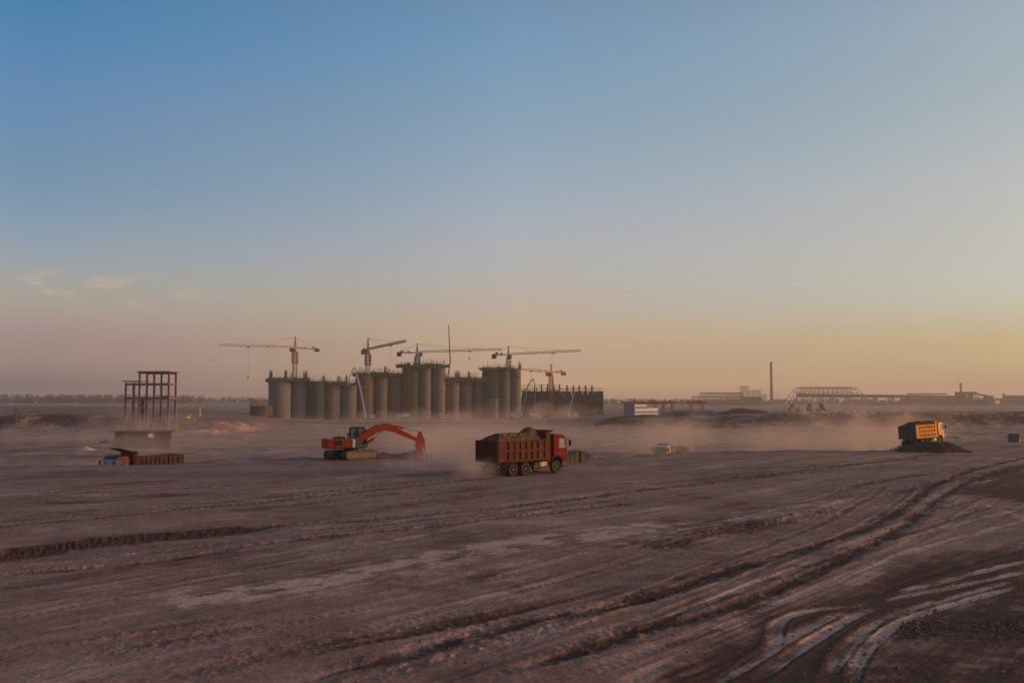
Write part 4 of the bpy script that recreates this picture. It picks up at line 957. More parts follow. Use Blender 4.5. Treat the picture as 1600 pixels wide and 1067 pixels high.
# ------------------------------------------------------------------ tower cranes
def tower_crane(label, px, ybase, yslew, ypeak, tip, ctip, yballast, Y, tipY, m, mm=None, zb=None, cage=True, cabside=1, mw=1.9):
    base = wpt(px, ybase, Y); zb = base.z if zb is None else zb
    sl = wpt(px, yslew, Y); pk = wpt(px, ypeak, Y); tp = wpt(tip[0], tip[1], tipY)
    rt = thing('tower_crane', label, 'tower crane', (sl.x, Y, zb), 0, 'tower cranes over the silos')
    o = Vector((sl.x, Y, zb)); zs = sl.z - zb; zp = pk.z - zb
    k = MB(); nseg = max(4, int(zs / 2.0)); k.lattice((0, 0, 0), (0, 0, zs - 2.2), mw, mw, nseg, .24); k.build('mast', mm or m, rt)
    if cage:
        k = MB(); k.lattice((0, 0, zs - 8.5), (0, 0, zs - 2.4), mw + 1.0, mw + 1.0, 4, .26)
        k.box(-mw * .75, mw * .75, -mw * .75, mw * .75, zs - 6.1, zs - 5.9); k.box(-mw * .8, mw * .8, -mw * .8, mw * .8, zs - 8.6, zs - 8.4)
        k.build('climbing_cage', m, rt)
    k = MB(); k.lathe([(.001, zs - 2.3), (1.15, zs - 2.3), (1.15, zs - 1.2), (.8, zs - .9), (.8, zs - .2), (.001, zs - .2)], (0, 0, 0), 'z', 16); k.build('slewing_ring', m, rt)
    d = Vector((tp.x - o.x, tp.y - o.y, 0)); jl = d.length; d.normalize(); n_ = Vector((-d.y, d.x, 0))
    c = MB(); q = d * 1.5 - n_ * (1.3 * cabside)
    mtx = Matrix.Translation((q.x, q.y, zs - 2.2)) @ Matrix.Rotation(math.atan2(d.y, d.x), 4, 'Z'); c.box(-.9, .9, -.75, .75, 0, 2.1, mtx); co_ = c.build('operator_cab', m, rt)
    c = MB(); c.box(.901, .93, -.65, .65, .7, 1.9, mtx); c.build('cab_window', 'glass', co_)
    k = MB(); k.bar((0.7 * d.x, .7 * d.y, zs), (-.15 * d.x, -.15 * d.y, zp), .26); k.bar((-.7 * d.x, -.7 * d.y, zs), (-.15 * d.x, -.15 * d.y, zp), .26)
    for i in range(5):
        z0 = zs + (zp - zs) * i / 5; w0 = .7 * (1 - i / 5); k.bar(d * w0 + Vector((0, 0, z0)), -d * w0 + Vector((0, 0, z0 + .8)), .16)
        for s in (-1, 1): k.bar(n_ * (s * w0 * .9) + Vector((0, 0, z0)), n_ * (s * w0 * .72) + Vector((0, 0, z0 + (zp - zs) / 5)), .22)
    k.box(-.35, .35, -.35, .35, zp - .2, zp + .35); k.build('tower_head', m, rt)
    p0 = d * .8 + Vector((0, 0, zs)); p1 = Vector((tp.x - o.x, tp.y - o.y, tp.z - zb))
    k = MB(); k.lattice(p0, p1, 1.25, 1.05, max(6, int(jl / 1.9)), .15, tri=True); k.build('jib', m, rt)
    cx = wpt(ctip[0], ctip[1], Y).x - o.x; cl = abs(cx) / max(.25, abs(d.x)) ; p2 = -d * cl + Vector((0, 0, wpt(ctip[0], ctip[1], Y).z - zb))
    k = MB(); k.lattice(-d * .8 + Vector((0, 0, zs)), p2, 1.3, .4, 7, .2); k.bar(-d * 1 + Vector((0, 0, zs - .2)), p2 + Vector((0, 0, -.2)), 1.1, .14)
    q = p2 + d * 2.6; mt2 = Matrix.Translation(q) @ Matrix.Rotation(math.atan2(d.y, d.x), 4, 'Z'); k.box(-.7, .7, -.6, .6, 0, 1.2, mt2); q = p2 + d * (cl * .55); mt2 = Matrix.Translation(q) @ Matrix.Rotation(math.atan2(d.y, d.x), 4, 'Z'); k.box(-.5, .5, -.5, .5, 0, 1.0, mt2)
    k.build('counter_jib', m, rt)
    k = MB(); mt2 = Matrix.Translation(p2) @ Matrix.Rotation(math.atan2(d.y, d.x), 4, 'Z')
    hb = (wpt(ctip[0], ctip[1], Y).z - wpt(ctip[0], yballast, Y).z)
    for i in range(4): k.box(-.4 + i * .62, .16 + i * .62, -.75, .75, -hb, .3, mt2)
    k.build('counterweight', 'ballast', rt)
    tops = Vector((0, 0, zp))
    k = MB()
    for fr in (.38, .78): k.bar(tops, p0 + (p1 - p0) * fr + Vector((0, 0, 1.0)), .085)
    k.bar(tops, p2 + Vector((0, 0, .3)), .10); k.build('tie_rod', m, rt)
    fr = .62; q = p0 + (p1 - p0) * fr
    k = MB(); mt2 = Matrix.Translation(q) @ Matrix.Rotation(math.atan2(d.y, d.x), 4, 'Z'); k.box(-.8, .8, -.75, .75, -.55, -.05, mt2)
    q3 = p0 + (p1 - p0) * .36; mt2 = Matrix.Translation(q3) @ Matrix.Rotation(math.atan2(d.y, d.x), 4, 'Z'); k.box(-.4, .4, -.4, .4, -.3, .25, mt2)
    to = k.build('trolley', 'crane_d', rt)
    k = MB(); ln = min(16, zs * .5)
    for s in (-.25, .25): k.bar(q + d * s + Vector((0, 0, -.5)), q + d * s * .5 + Vector((0, 0, -ln)), .035)
    k.build('hoist_rope', 'crane_d', to)
    k = MB(); mt2 = Matrix.Translation(q + Vector((0, 0, -ln))) ; k.box(-.3, .3, -.2, .2, -.9, 0, mt2); k.build('hook_block', 'crane_d', to)
    return rt
zg = lambda px, Y: gz((px - 800) / FPX * Y, Y) - .2
tower_crane('leftmost tower crane with long jib pointing left', 461, 655, 543.5, 527, (343, 540), (493, 544.5), 548.5, YR(461) + 8, YR(461) - 15, 'crane_y', zb=zg(461, YR(461) + 8))
tower_crane('tower crane on a yellow mast with jib slanting up toward the viewer', 575, 655, 546.5, 529, (634, 534), (562, 546.5), 552.5, YR(575) - 9, YR(575) - 70, 'crane_d', 'crane_y', zb=zg(575, YR(575) - 9))
tower_crane('tower crane rising from the tallest silos with long jib to the right', 652, 570, 551, 537.5, (784, 546.8), (620.5, 550.5), 556.5, YR(652), YR(652) - 17, 'crane_g', zb=wpt(652, 572, YR(652)).z, cabside=-1)
tower_crane('tower crane on a pale mast at the right silo pair', 794.5, 655, 554.5, 541.5, (907, 549), (770, 553.5), 560, YR(794) - 9, YR(794) - 28, 'crane_d', 'crane_g', zb=zg(794, YR(794) - 9))
tower_crane('small orange tower crane beside the green netted building', 861, 655, 581.5, 569.5, (812, 578), (883, 581.5), 586, 574, 561, 'crane_o', 'crane_o', zb=zg(861, 574), mw=1.5)

# ------------------------------------------------------------------ concrete pump trucks
def pump_truck(label, px, Y, boom, m, w0=.55, w1=.28, hr=90):
    x = (px - 800) / FPX * Y; zb = gz(x, Y); rz = head(px, hr)
    rt = thing('concrete_pump_truck', label, 'pump truck', (x, Y, zb), 0, 'concrete pump trucks at the silos')
    mt = Matrix.Rotation(rz, 4, 'Z')
    k = MB(); k.box(-4.2, 3.0, -1.0, 1.0, .8, 1.3, mt); k.box(-4, -1.2, -1.1, 1.1, 1.3, 2.2, mt); k.build('chassis', 'chassis', rt)
    k = MB(); k.box(3.05, 5.0, -1.2, 1.2, .7, 2.9, mt); c_ = k.build('cab', 'white_metal', rt, .1)
    k = MB(); k.box(5.003, 5.03, -1.05, 1.05, 1.9, 2.7, mt); k.box(3.9, 4.8, -1.23, -1.203, 1.9, 2.6, mt); k.build('window', 'window_dark', c_)
    for xx in (-3.2, -1.9, 2.4, 3.9):
        for s in (-1, 1):
            k = MB(); k.tube(mt @ Vector((xx, s * .85, .5)), mt @ Vector((xx, s * 1.18, .5)), .5, n=14); k.build('wheel', 'tyre', rt)
    k = MB(); k.lathe([(.001, 1.3), (.6, 1.3), (.5, 3.0), (.001, 3.0)], (0, 0, 0), 'z', 14)
    for s in (-1, 1):
        k.bar((0, 0, 1), mt @ Vector((2.6, s * 2.6, .9)), .3, .3); k.bar(mt @ Vector((2.6, s * 2.6, 1)), mt @ Vector((2.6, s * 2.6, .05)), .25)
    k.build('turret', 'boom_white', rt)
    pts = [Vector((0, 0, 3.0))] + [wpt(a, b, Y) - Vector((x, Y, zb)) for a, b in boom]
    k = MB(); n = len(pts) - 1
    for i in range(n):
        wa = w0 + (w1 - w0) * i / n; k.bar(pts[i], pts[i + 1], wa, wa * 1.2, .8)
        if i: k.tube(pts[i] - Vector((0, wa * .7, 0)), pts[i] + Vector((0, wa * .7, 0)), wa * .75, n=8)
    k.build('boom', m, rt)
    k = MB(); e = pts[-1]; k.tube(e, e + Vector((.1, 0, -3.2)), .12, .1, 8); k.build('end_hose', 'black', rt)
    return rt
pump_truck('white concrete pump truck whose boom bends over the short silo', 571, YR(571) - 14, [(563, 607), (554, 574.5), (551, 577), (545, 592), (543.5, 603)], 'boom_white', .75, .3, 80)
pump_truck('concrete pump truck with slender red boom standing straight up', 700, YR(700) - 14, [(699.5, 620), (699.5, 590), (703.5, 565), (702.5, 545), (701, 508)], 'boom_red', .85, .35, 95)
pump_truck('concrete pump truck with grey arched boom right of the last silo', 816, YR(816) - 16, [(821, 622), (824.5, 603), (830, 594.5), (833, 592), (835.5, 600), (836, 618), (835, 638)], 'boom_grey', .7, .3, 80)
pump_truck('concrete pump truck with pale thin boom leaning against the green netted building', 888, 572, [(893, 628), (898, 612)], 'boom_white', .4, .25, 100)
# concrete mixers
def mixer(label, px, Y, hr, drum='white_metal'):
    x = (px - 800) / FPX * Y; zb = gz(x, Y)
    rt = thing('concrete_mixer_truck', label, 'mixer truck', (x, Y, zb), head(px, hr), 'concrete mixer trucks at the silo feet')
    k = MB(); k.box(-3.6, 3.2, -.9, .9, .75, 1.1); k.box(-3.4, -3.0, -.8, .8, 1.1, 2.4); k.box(1.4, 1.7, -.9, .9, 1.1, 2.0); k.build('chassis', 'chassis', rt)
    k = MB(); k.box(2.0, 3.8, -1.2, 1.2, .8, 2.8); c_ = k.build('cab', drum, rt, .12)
    k = MB(); k.box(3.803, 3.83, -1.0, 1.0, 1.8, 2.6)
    for s in (-1, 1): k.box(2.6, 3.6, s * 1.215 - .01, s * 1.215 + .01, 1.8, 2.5)
    k.build('window', 'window_dark', c_)
    k = MB(); mt = Matrix.Translation((-.8, 0, 2.25)) @ Matrix.Rotation(R(14), 4, 'Y'); k.lathe([(.001, 2.5), (.75, 2.4), (1.2, 1.2), (1.25, .2), (.95, -1.6), (.5, -2.6), (.45, -2.8)], (0, 0, 0), 'x', 20)
    k.v = [tuple(mt @ Vector(p)) for p in k.v]; k.build('drum', drum, rt, smooth=True)
    k = MB(); k.bar((-3.5, 0, 3.3), (-4.2, 0, 1.6), .5, .2); k.build('chute', 'chassis', rt)
    for xx in (-2.6, -1.3, 2.6):
        for s in (-1, 1):
            k = MB(); k.tube((xx, s * .8, .5), (xx, s * 1.15, .5), .5, n=14); k.build('wheel', 'tyre', rt)
mixer('white concrete mixer truck standing right of the arched grey boom', 835, 556, 70)
mixer('white concrete mixer truck at the foot of the tall silo with the hoist', 631, YR(631) - 20, -70)
mixer('white concrete mixer truck between tall silos and the red boom', 689, YR(689) - 22, 165)
mixer('white concrete mixer truck at the foot of the rightmost silo', 803, YR(803) - 22, 150)

# ------------------------------------------------------------------ netted building right of the silos
def netted():
    Y = 590; a = wpt(815, 650, Y); zb = gz(a.x + 15, Y) - .3; b = wpt(876, 606, Y); c = wpt(942, 611, Y)
    rt = thing('netted_building', 'long concrete building under construction wrapped in dark green netting', 'building', ((a.x + c.x) / 2, Y, zb))
    ox = (a.x + c.x) / 2; x0, xm, x1 = a.x - ox, b.x - ox, c.x - ox; h1 = b.z - zb; h2 = c.z - zb; dy = 12
    k = MB()
    for z in np.arange(4.2, h1, 4.0): k.box(x0, xm, 0, dy * 2, z - .3, z)
    for z in np.arange(4.2, h2, 4.0): k.box(xm, x1, 0.02, dy * 2, z - .3, z)
    k.build('floor_slab', 'frame_conc', rt)
    k = MB()
    for i, px in enumerate((846, 855.5, 865, 874.5)):
        x = wpt(px, 600, Y).x - ox; k.box(x - .4, x + .4, .1, .9, 0, h1 + 2.2)
    for px in (886, 896, 905, 915, 925):
        x = wpt(px, 600, Y).x - ox; k.box(x - .45, x + .45, .1, 1.0, 0, wpt(px, 602, Y).z - zb)
    k.build('column', 'rebar', rt)
    k = MB(); k.box(x0 + .3, xm, 1.2, 1.6, 0, h1 - 2.6); k.box(xm, x1 - .3, 1.2, 1.6, 0, h2 - 3.2); k.build('shade_backing', 'shade_fill', rt)  # added dark sheet, paints the shade seen through the net holes
    k = MB(); rnd = random.Random(5)
    for i in range(46):
        x = x0 + (x1 - x0) * i / 45; t = h1 if x < xm else h2
        k.bar((x, -.8, 0), (x, -.8, t + rnd.uniform(.2, 2.8)), .13); k.bar((x, dy, t - 2), (x + .2, dy, t + rnd.uniform(.3, 2.2)), .08)
    for z in np.arange(1.8, h1 + 2, 1.8): k.bar((x0, -.82, z), (xm if z > h2 + 2 else x1, -.82, z), .11)
    k.bar((xm, -.42, h2 + 1.4), (x1, -.42, h2 + 1.4), .14); k.bar((xm, 3, h2 + 1.3), (x1 - 6, 3, h2 + 1.5), .25)
    k.build('scaffold', 'rebar', rt)
    for (xa, xb, zt, seed) in ((x0, xm, h1, 1), (xm, x1, h2 - .4, 2)):
        q = MB(); nx, nz = 46, 16; rnd = random.Random(seed)
        P_ = [(xa + (xb - xa) * i / nx, -.55 + rnd.uniform(-.15, .1), 1.0 + (zt - 1.0 + rnd.uniform(-.3, .3) * (j == nz)) * j / nz) for j in range(nz + 1) for i in range(nx + 1)]
        q.v = P_; q.f = [(j * (nx + 1) + i, j * (nx + 1) + i + 1, (j + 1) * (nx + 1) + i + 1, (j + 1) * (nx + 1) + i) for j in range(nz) for i in range(nx) if perlin(np.array([i * .23 + seed * 7.3]), np.array([j * .31]))[0] > -.34 and rnd.random() > .03 and j < nz - (i * 7 + seed) % 3]
        o = q.build('safety_net', 'net_dark', rt); s_ = o.modifiers.new('thick', 'SOLIDIFY'); s_.thickness = .04
    q = MB(); nx, nz = 30, 3; rnd = random.Random(31)      # paler strip of netting along the right part's edge
    q.v = [(xm + (x1 - xm) * i / nx, -.95 + rnd.uniform(-.12, .08), h2 - 4.2 + 3.6 * j / nz + rnd.uniform(-.4, .4) * (j == nz)) for j in range(nz + 1) for i in range(nx + 1)]
    q.f = [(j * (nx + 1) + i, j * (nx + 1) + i + 1, (j + 1) * (nx + 1) + i + 1, (j + 1) * (nx + 1) + i) for j in range(nz) for i in range(nx) if rnd.random() > .16]
    o = q.build('safety_net', 'net', rt); s_ = o.modifiers.new('thick', 'SOLIDIFY'); s_.thickness = .04
    q = MB(); nx, nz = 12, 10; rnd = random.Random(9)
    q.v = [(x1 + .3 + rnd.uniform(-.1, .1), dy * 2 * i / nx, 1.0 + (h2 - 1.4) * j / nz) for j in range(nz + 1) for i in range(nx + 1)]
    q.f = [(j * (nx + 1) + i, j * (nx + 1) + i + 1, (j + 1) * (nx + 1) + i + 1, (j + 1) * (nx + 1) + i) for j in range(nz) for i in range(nx)]
    o = q.build('safety_net', 'net', rt); s_ = o.modifiers.new('thick', 'SOLIDIFY'); s_.thickness = .04
netted()
# rebar and formwork stub left of the silos
def stub():
    Y = 520; a = wpt(390, 652, Y); b = wpt(427, 634, Y); zb = gz(a.x, Y) - .2; W = b.x - a.x
    rt = thing('silo_foundation', 'low dark formwork of an unfinished silo with upright rebar, left of the silos', 'foundation', ((a.x + b.x) / 2, Y, zb))
    k = MB(); h = b.z - zb; k.lathe([(W / 2 * .92, 0), (W / 2 * .92, h), (W / 2 * .85, h), (W / 2 * .85, 0)], (0, 0, 0), 'z', 28); k.build('formwork_ring', 'timber', rt)
    k = MB(); rnd = random.Random(3)
    for i in range(64):
        t = 2 * math.pi * i / 64; x, y = W / 2 * .96 * math.cos(t), W / 2 * .96 * math.sin(t)
        k.bar((x, y, 0), (x + rnd.uniform(-.2, .2), y, h + rnd.uniform(.8, 4.2)), .085)
    for z in np.arange(1, h + 1.5, 1.5):
        for i in range(28):
            t0, t1 = 2 * math.pi * i / 28, 2 * math.pi * (i + 1) / 28; k.bar((W / 2 * math.cos(t0), W / 2 * math.sin(t0), z), (W / 2 * math.cos(t1), W / 2 * math.sin(t1), z), .10)
    k.build('rebar', 'rebar', rt)
stub()

# ------------------------------------------------------------------ frame tower and low building at the left
def frame_tower():
    Y = 300; c = wpt(235, 655, Y); zb = gz(c.x, Y + 4) - .3
    rt = thing('concrete_frame_tower', 'bare concrete frame of slender columns with two stepped roof slabs', 'building', (c.x, Y, zb), R(-4))
    X = lambda px: wpt(px, 600, Y).x - c.x
    Zp = lambda py: wpt(235, py, Y).z - zb
    z1, z2, z3 = Zp(620.5), Zp(596), Zp(580.5); D = 5.2
    for yy in (0, D):
        for px_, zt in ((195.5, z2 - .3), (217.5, z3 - .35), (241, z3 - .35), (264.5, z3 - .35)):
            k = MB(); k.box(X(px_) - .26, X(px_) + .26, yy - .25, yy + .25, 0, zt); k.build('column', 'frame_conc', rt)
        for px_ in ((230,) if yy else (209, 253)):
            k = MB(); k.box(X(px_) - .2, X(px_) + .2, yy - .2, yy + .2, 0, z2 - .3); k.build('column', 'frame_conc', rt)
    for nm, xa, xb, z, th in (('floor_beam', X(195), X(265.5), z1, .62), ('floor_beam', X(195), X(265.5), z2 - .5, .62)):
        k = MB()
        for yy in (0, D): k.box(xa, xb, yy - .17, yy + .17, z - th, z)
        for x in (X(195.5), X(217.5), X(241), X(264.5)): k.box(x - .17, x + .17, .18, D - .18, z - th + .05, z - .04)
        k.build(nm, 'frame_conc', rt)
    k = MB(); k.box(X(191.5), X(219), -1.0, D + 1.0, z2 - .05, z2 + .22); k.build('roof_slab', 'frame_conc', rt)
    k = MB(); k.box(X(215), X(268.5), -1.0, D + 1.0, z3 - .25, z3 + .12)
    for yy in (0, D): k.box(X(216.5), X(265.5), yy - .18, yy + .18, z3 - .7, z3 - .26)
    k.build('roof_slab', 'frame_conc', rt)
    k = MB()   # stairs in the middle bay
    for i in range(12): k.box(X(214) + i * .26, X(214) + i * .26 + .3, 2.4, 3.6, z1 - 3.2 + i * .26, z1 - 3.05 + i * .26); k.box(X(214) + i * .26, X(214) + i * .26 + .3, 2.4, 3.6, .4 + i * .26, .56 + i * .26)
    k.box(X(214), X(226), 2.4, 3.6, 3.4, 3.55); k.build('stair', 'frame_conc', rt)
    k = MB(); k.box(X(205), X(213.5), D - .1, D + .1, 0, z1 - .7); k.box(X(221), X(250), D - .12, D + .12, 0, 2.6); k.build('infill_wall', 'wall_grey', rt)
    k = MB()
    for i in range(8): k.bar((X(249 + i * 2.2), .6, z2), (X(249 + i * 2.2), .6, z2 - 3.4 - (i % 3)), .05)
    k.box(X(252), X(262), -.3, .6, z1 - .1, z1 + .3); k.build('hanging_scaffold', 'rebar', rt)
frame_tower()
def low_house():
    Y = 216; c = wpt(224, 700, Y); zb = gz(c.x, Y) - .3; z = lambda py: wpt(224, py, Y).z - zb; X = lambda px: wpt(px, 680, Y).x - c.x
    rt = thing('low_building', 'low flat roofed unfinished building half lost in dust below the frame tower', 'building', (c.x, Y, zb), R(17))
    zt = z(674.5); D = 6.5
    k = MB(); k.box(X(175), X(271), -.7, D + .6, zt - .05, zt + .16); k.build('roof_slab', 'frame_conc', rt)
    wins = [(X(214), X(223)), (X(231), X(240)), (X(248), X(256))]; z0, z1 = z(683.5), z(677)
    k = MB(); xs = [X(193)] + [v for w_ in wins for v in w_] + [X(265)]
    for i in range(0, len(xs), 2): k.box(xs[i], xs[i + 1], 0, .24, 0, zt - .06)
    for a, b in wins: k.box(a, b, .003, .237, 0, z0); k.box(a, b, .003, .237, z1, zt - .06)
    k.box(X(265) - .24, X(265), .25, D, 0, zt - .06); k.box(X(181), X(265) - .25, D - .24, D, 0, zt - .06); k.box(X(193), X(193) + .24, .25, D - .25, 0, zt - .06)
    k.build('wall', 'wall_grey', rt)
    for i, (a, b) in enumerate(wins):
        k = MB(); k.box(a + .02, b - .02, .1, .14, z0 + .02, z1 - .02); k.build('window', 'white_wall' if i == 1 else 'window_dark', rt)
        k = MB(); k.box(a - .08, b + .08, -.05, .002, z0 - .1, z0); k.build('sill', 'frame_conc', rt)
    k = MB()
    for x in (X(182), X(187.5)): k.box(x - .13, x + .13, .02, .28, 0, zt - .06)
    for x in (X(200), X(228), X(245)): k.box(x - .14, x + .14, -.06, -.003, 0, zt - .06)
    k.build('pillar', 'wall_grey', rt)
    k = MB(); k.box(X(182.2), X(193), 2.4, 2.6, 0, zt - .06); k.build('recessed_wall', 'net_blue', rt)
low_house()

# ------------------------------------------------------------------ office, gantries and sheds in the middle distance
def office():
    Y = 590; c = wpt(992, 650, Y); zb = c.z - 2; z = lambda py: wpt(992, py, Y).z - zb
    rt = thing('office_building', 'white two-step office block with rows of windows and a blue end wall', 'office', (c.x, Y, zb), R(30))
    k_ = 1 / (sppm(Y) * math.cos(R(30))); xb, xc = 20.5 * k_, 38.5 * k_ * 1.03; zt, zl = z(632.5), z(638); D = 10.6
    k = MB(); k.box(0, xb, 0, D, 0, zt); k.box(xb + .003, xc, 0.004, D - .1, 0, zl); k.build('wall', 'white_wall', rt)
    k = MB(); k.box(-.25, -.003, -.1, D + .1, 0, zt + .9); k.build('end_wall', 'blue_wall', rt)
    k = MB(); k.box(-.002, xb + .2, -.25, D + .2, zt + .003, zt + .25); k.box(xb + .2, xc + .2, -.25, D + .1, zl + .003, zl + .25); k.build('roof', 'white_wall', rt)
    for n, (x0, x1, za) in enumerate(((0, xb, z(636.6)), (0, xc, z(644)))):
        cnt = 6 if n == 0 else 11
        for i in range(cnt):
            x = x0 + (x1 - x0) * (i + .5) / cnt
            k = MB(); k.box(x - .42, x + .42, -.05, -.003, za - .75, za + .75); k.build('window', 'window_dark', rt)
office()
def gantry(px0, px1, ytop, label, Y=640):
    a = wpt(px0, ytop, Y); b = wpt(px1, ytop, Y); zb = wpt(px0, 648, Y).z - 2; H = a.z - zb; W = b.x - a.x
    rt = thing('gantry_crane', label, 'gantry crane', ((a.x + b.x) / 2, Y, zb), 0, 'orange gantry cranes behind the office')
    k = MB(); k.box(-W / 2 - 1, W / 2 + 1, -.5, .5, H - 1.5, H); k.box(-W / 2 - 1, W / 2 + 1, 5.5, 6.5, H - 1.5, H); k.build('girder', 'gantry', rt)
    for s in (-1, 1):
        for yy in (0, 6):
            k = MB(); k.bar((s * W * .36, yy, H - 1.5), (s * W * .45, yy - (1.2 if yy == 0 else -1.2), 0), .55); k.build('leg', 'gantry', rt)
        k = MB(); k.box(s * W * .45 - .3, s * W * .45 + .3, -1.5, 7.5, 0, .6); k.build('end_carriage', 'gantry', rt)
    k = MB(); k.box(W * .1, W * .1 + 1.6, 1, 5, H - .4, H + .7); k.build('hoist_trolley', 'gantry', rt)
gantry(977, 1000, 627.5, 'orange gantry crane directly above the blue end wall')
gantry(1005.5, 1028, 627.5, 'orange gantry crane above the low end of the white office')
gantry(1035, 1054, 626.5, 'orange gantry crane standing free between office and blue shed')
gantry(1078, 1101, 626.5, 'orange gantry crane behind the blue shed', Y=650)
def shed(px0, px1, yt, yb_, label, m, Y=620, d=9):
    a = wpt(px0, yb_, Y); b = wpt(px1, yt, Y); zb = a.z - 2; H = b.z - zb; W = b.x - a.x
    rt = thing('shed', label, 'shed', ((a.x + b.x) / 2, Y, zb))
    k = MB(); k.box(-W / 2, W / 2, 0, d, 0, H - .5); k.build('wall', m, rt)
    k = MB(); k.add([(-W / 2 - .3, -.4, H - .5), (W / 2 + .3, -.4, H - .5), (W / 2 + .3, d / 2, H + .5), (-W / 2 - .3, d / 2, H + .5), (-W / 2 - .3, d + .4, H - .5), (W / 2 + .3, d + .4, H - .5)], [(0, 1, 2, 3), (3, 2, 5, 4), (0, 3, 4), (1, 5, 2)]); k.build('roof', m, rt)
    k = MB(); n = max(3, int(W / 4))
    for i in range(n):
        x = -W / 2 + W * (i + .5) / n; k.box(x - .5, x + .5, -.06, -.003, H - 2.2, H - 1.1)
    k.build('window_band', 'blue_wall', rt)
shed(1056, 1116, 642, 649, 'long deep blue shed below the orange gantries', 'blue_shed')
shed(1116, 1124, 641.5, 649, 'short blue-grey shed at the right end of the long blue one', 'blue_wall', Y=615)
shed(1034, 1052, 644, 649, 'low pale shed between the office and the long blue shed', 'far_wall', Y=625)

# ------------------------------------------------------------------ far plant on the horizon
def chimney():
    Y = 1500; b = wpt(1206, 629, Y); zb = gz(b.x, Y) - .5; H = wpt(1206, 566, Y).z - zb
    rt = thing('chimney', 'tall slender chimney with dark red bands near its top', 'chimney', (b.x, Y, zb))
    r = lambda h: 2.9 + (1.55 - 2.9) * h / H
    k = MB(); k.lathe([(r(0), 0), (r(H), H), (r(H) * .8, H), (r(H) * .8, H - 2)], (0, 0, 0), 'z', 28); k.build('shaft', 'chim', rt, smooth=True)
    for py in (567.2, 573.5, 580):
        h0 = wpt(1206, py + 1.7, Y).z - zb; h1 = wpt(1206, py - 1.7, Y).z - zb
        k = MB(); k.lathe([(r(h0) + .06, h0), (r(h1) + .06, h1)], (0, 0, 0), 'z', 28); k.build('band', 'chim_red', rt, smooth=True)
    k = MB(); k.box(-7, 7, -5, 5, 0, 6); k.box(-2, 9, -3, 6, 6, 9); k.build('base_house', 'far_wall', rt)
chimney()
def arch_hall():
    Y = 1500; a = wpt(1232, 630, Y); b = wpt(1350, 630, Y); zb = gz(a.x, Y) - .5; H = wpt(1290, 604.5, Y).z - zb; W = b.x - a.x
    rt = thing('arched_hall', 'bare arched lattice roof frame of a long storage hall', 'hall frame', ((a.x + b.x) / 2, Y, zb))
    k = MB(); n = 13; Lx = W * .70; dpt = 60
    def P(u, v):  # u along the length, v across the arch (0..1)
        t = math.pi * v; bulge = (1 - math.sin(t)) * 0
        return Vector((-Lx / 2 + Lx * u + (u - .5) * (W - Lx) * (1 - math.sin(t)) , -dpt / 2 * math.cos(t), H * math.sin(t) ** .75))
    nv = 14
    for i in range(n + 1):
        for j in range(nv):
            k.bar(P(i / n, j / nv), P(i / n, (j + 1) / nv), .5)
            if i < n and j % 2 == 0:
                k.bar(P(i / n, j / nv), P((i + 1) / n, (j + 1) / nv), .55); k.bar(P((i + 1) / n, j / nv), P(i / n, (j + 1) / nv), .32)
    for j in (3, 5, 7, 9, 11):
        for i in range(n): k.bar(P(i / n, j / nv), P((i + 1) / n, j / nv), .3)
    k.build('lattice_shell', 'far_steel', rt)
    k = MB()
    for i in range(16):
        x = -W / 2 + W * i / 15
        for yy in (-dpt / 2, dpt / 2): k.bar((x, yy, -1), (x, yy, 3.5), 1.0)
    k.build('footing_post', 'far_wall', rt)
arch_hall()
def steel_frame():
    Y = 1450; a = wpt(1085, 628, Y); zb = gz(a.x, Y) - .5; b = wpt(1160, 614, Y); W = b.x - a.x; H = b.z - zb
    rt = thing('steel_frame', 'long unfinished steel frame building left of the chimney', 'building frame', ((a.x + b.x) / 2, Y, zb))
    k = MB()
    for i in range(17):
        x = -W / 2 + W * i / 16
        for yy in (0, 12, 24): k.bar((x, yy, 0), (x, yy, H * (.72 if i < 3 else 1)), .7)
    k.build('column', 'far_steel', rt)
    k = MB()
    for yy in (0, 12, 24):
        k.bar((-W / 2, yy, H * .72), (W / 2, yy, H * .72), 1.2); k.bar((-W / 2 + W * .18, yy, H), (W / 2, yy, H), 1.4)
        k.bar((-W / 2, yy, H * .4), (W / 2, yy, H * .4), .8)
    for i in range(8):
        x = -W / 2 + W * (i * 2 + .3) / 16; k.bar((x, 0, 0), (x + W / 16, 0, H * .72), .45)
    k.box(-W / 2, W / 2, -.2, 24, 0, H * .3); k.build('beam', 'far_steel', rt)
    a = wpt(1157, 628, Y); b = wpt(1196, 603, Y); W = b.x - a.x
    rt = thing('scaffold_tower', 'tall scaffold cage around an unfinished block beside the chimney', 'scaffold', ((a.x + b.x) / 2, Y, zb))
    k = MB()
    for i in range(15):
        x = -W / 2 + W * i / 14; h = b.z - zb if i < 5 else (b.z - zb) * .82 * (1 - .0 * i) if i < 12 else (b.z - zb) * .6
        for yy in (-6, 2): k.bar((x, yy, 0), (x, yy, h), .42)
    k.build('standard', 'far_steel', rt)
    k = MB()
    for z in np.arange(3, b.z - zb + .5, 2.6):
        xe = W * (-.18 if z > (b.z - zb) * .82 else .30 if z > (b.z - zb) * .6 else .5)
        for yy in (-6, 2): k.bar((-W / 2, yy, z), (xe, yy, z), .34)
    k.build('ledger', 'far_steel', rt)
    k = MB(); k.box(-W * .45, W * .3, -4, 1, 0, (b.z - zb) * .45); k.build('block_core', 'far_wall', rt)
steel_frame()
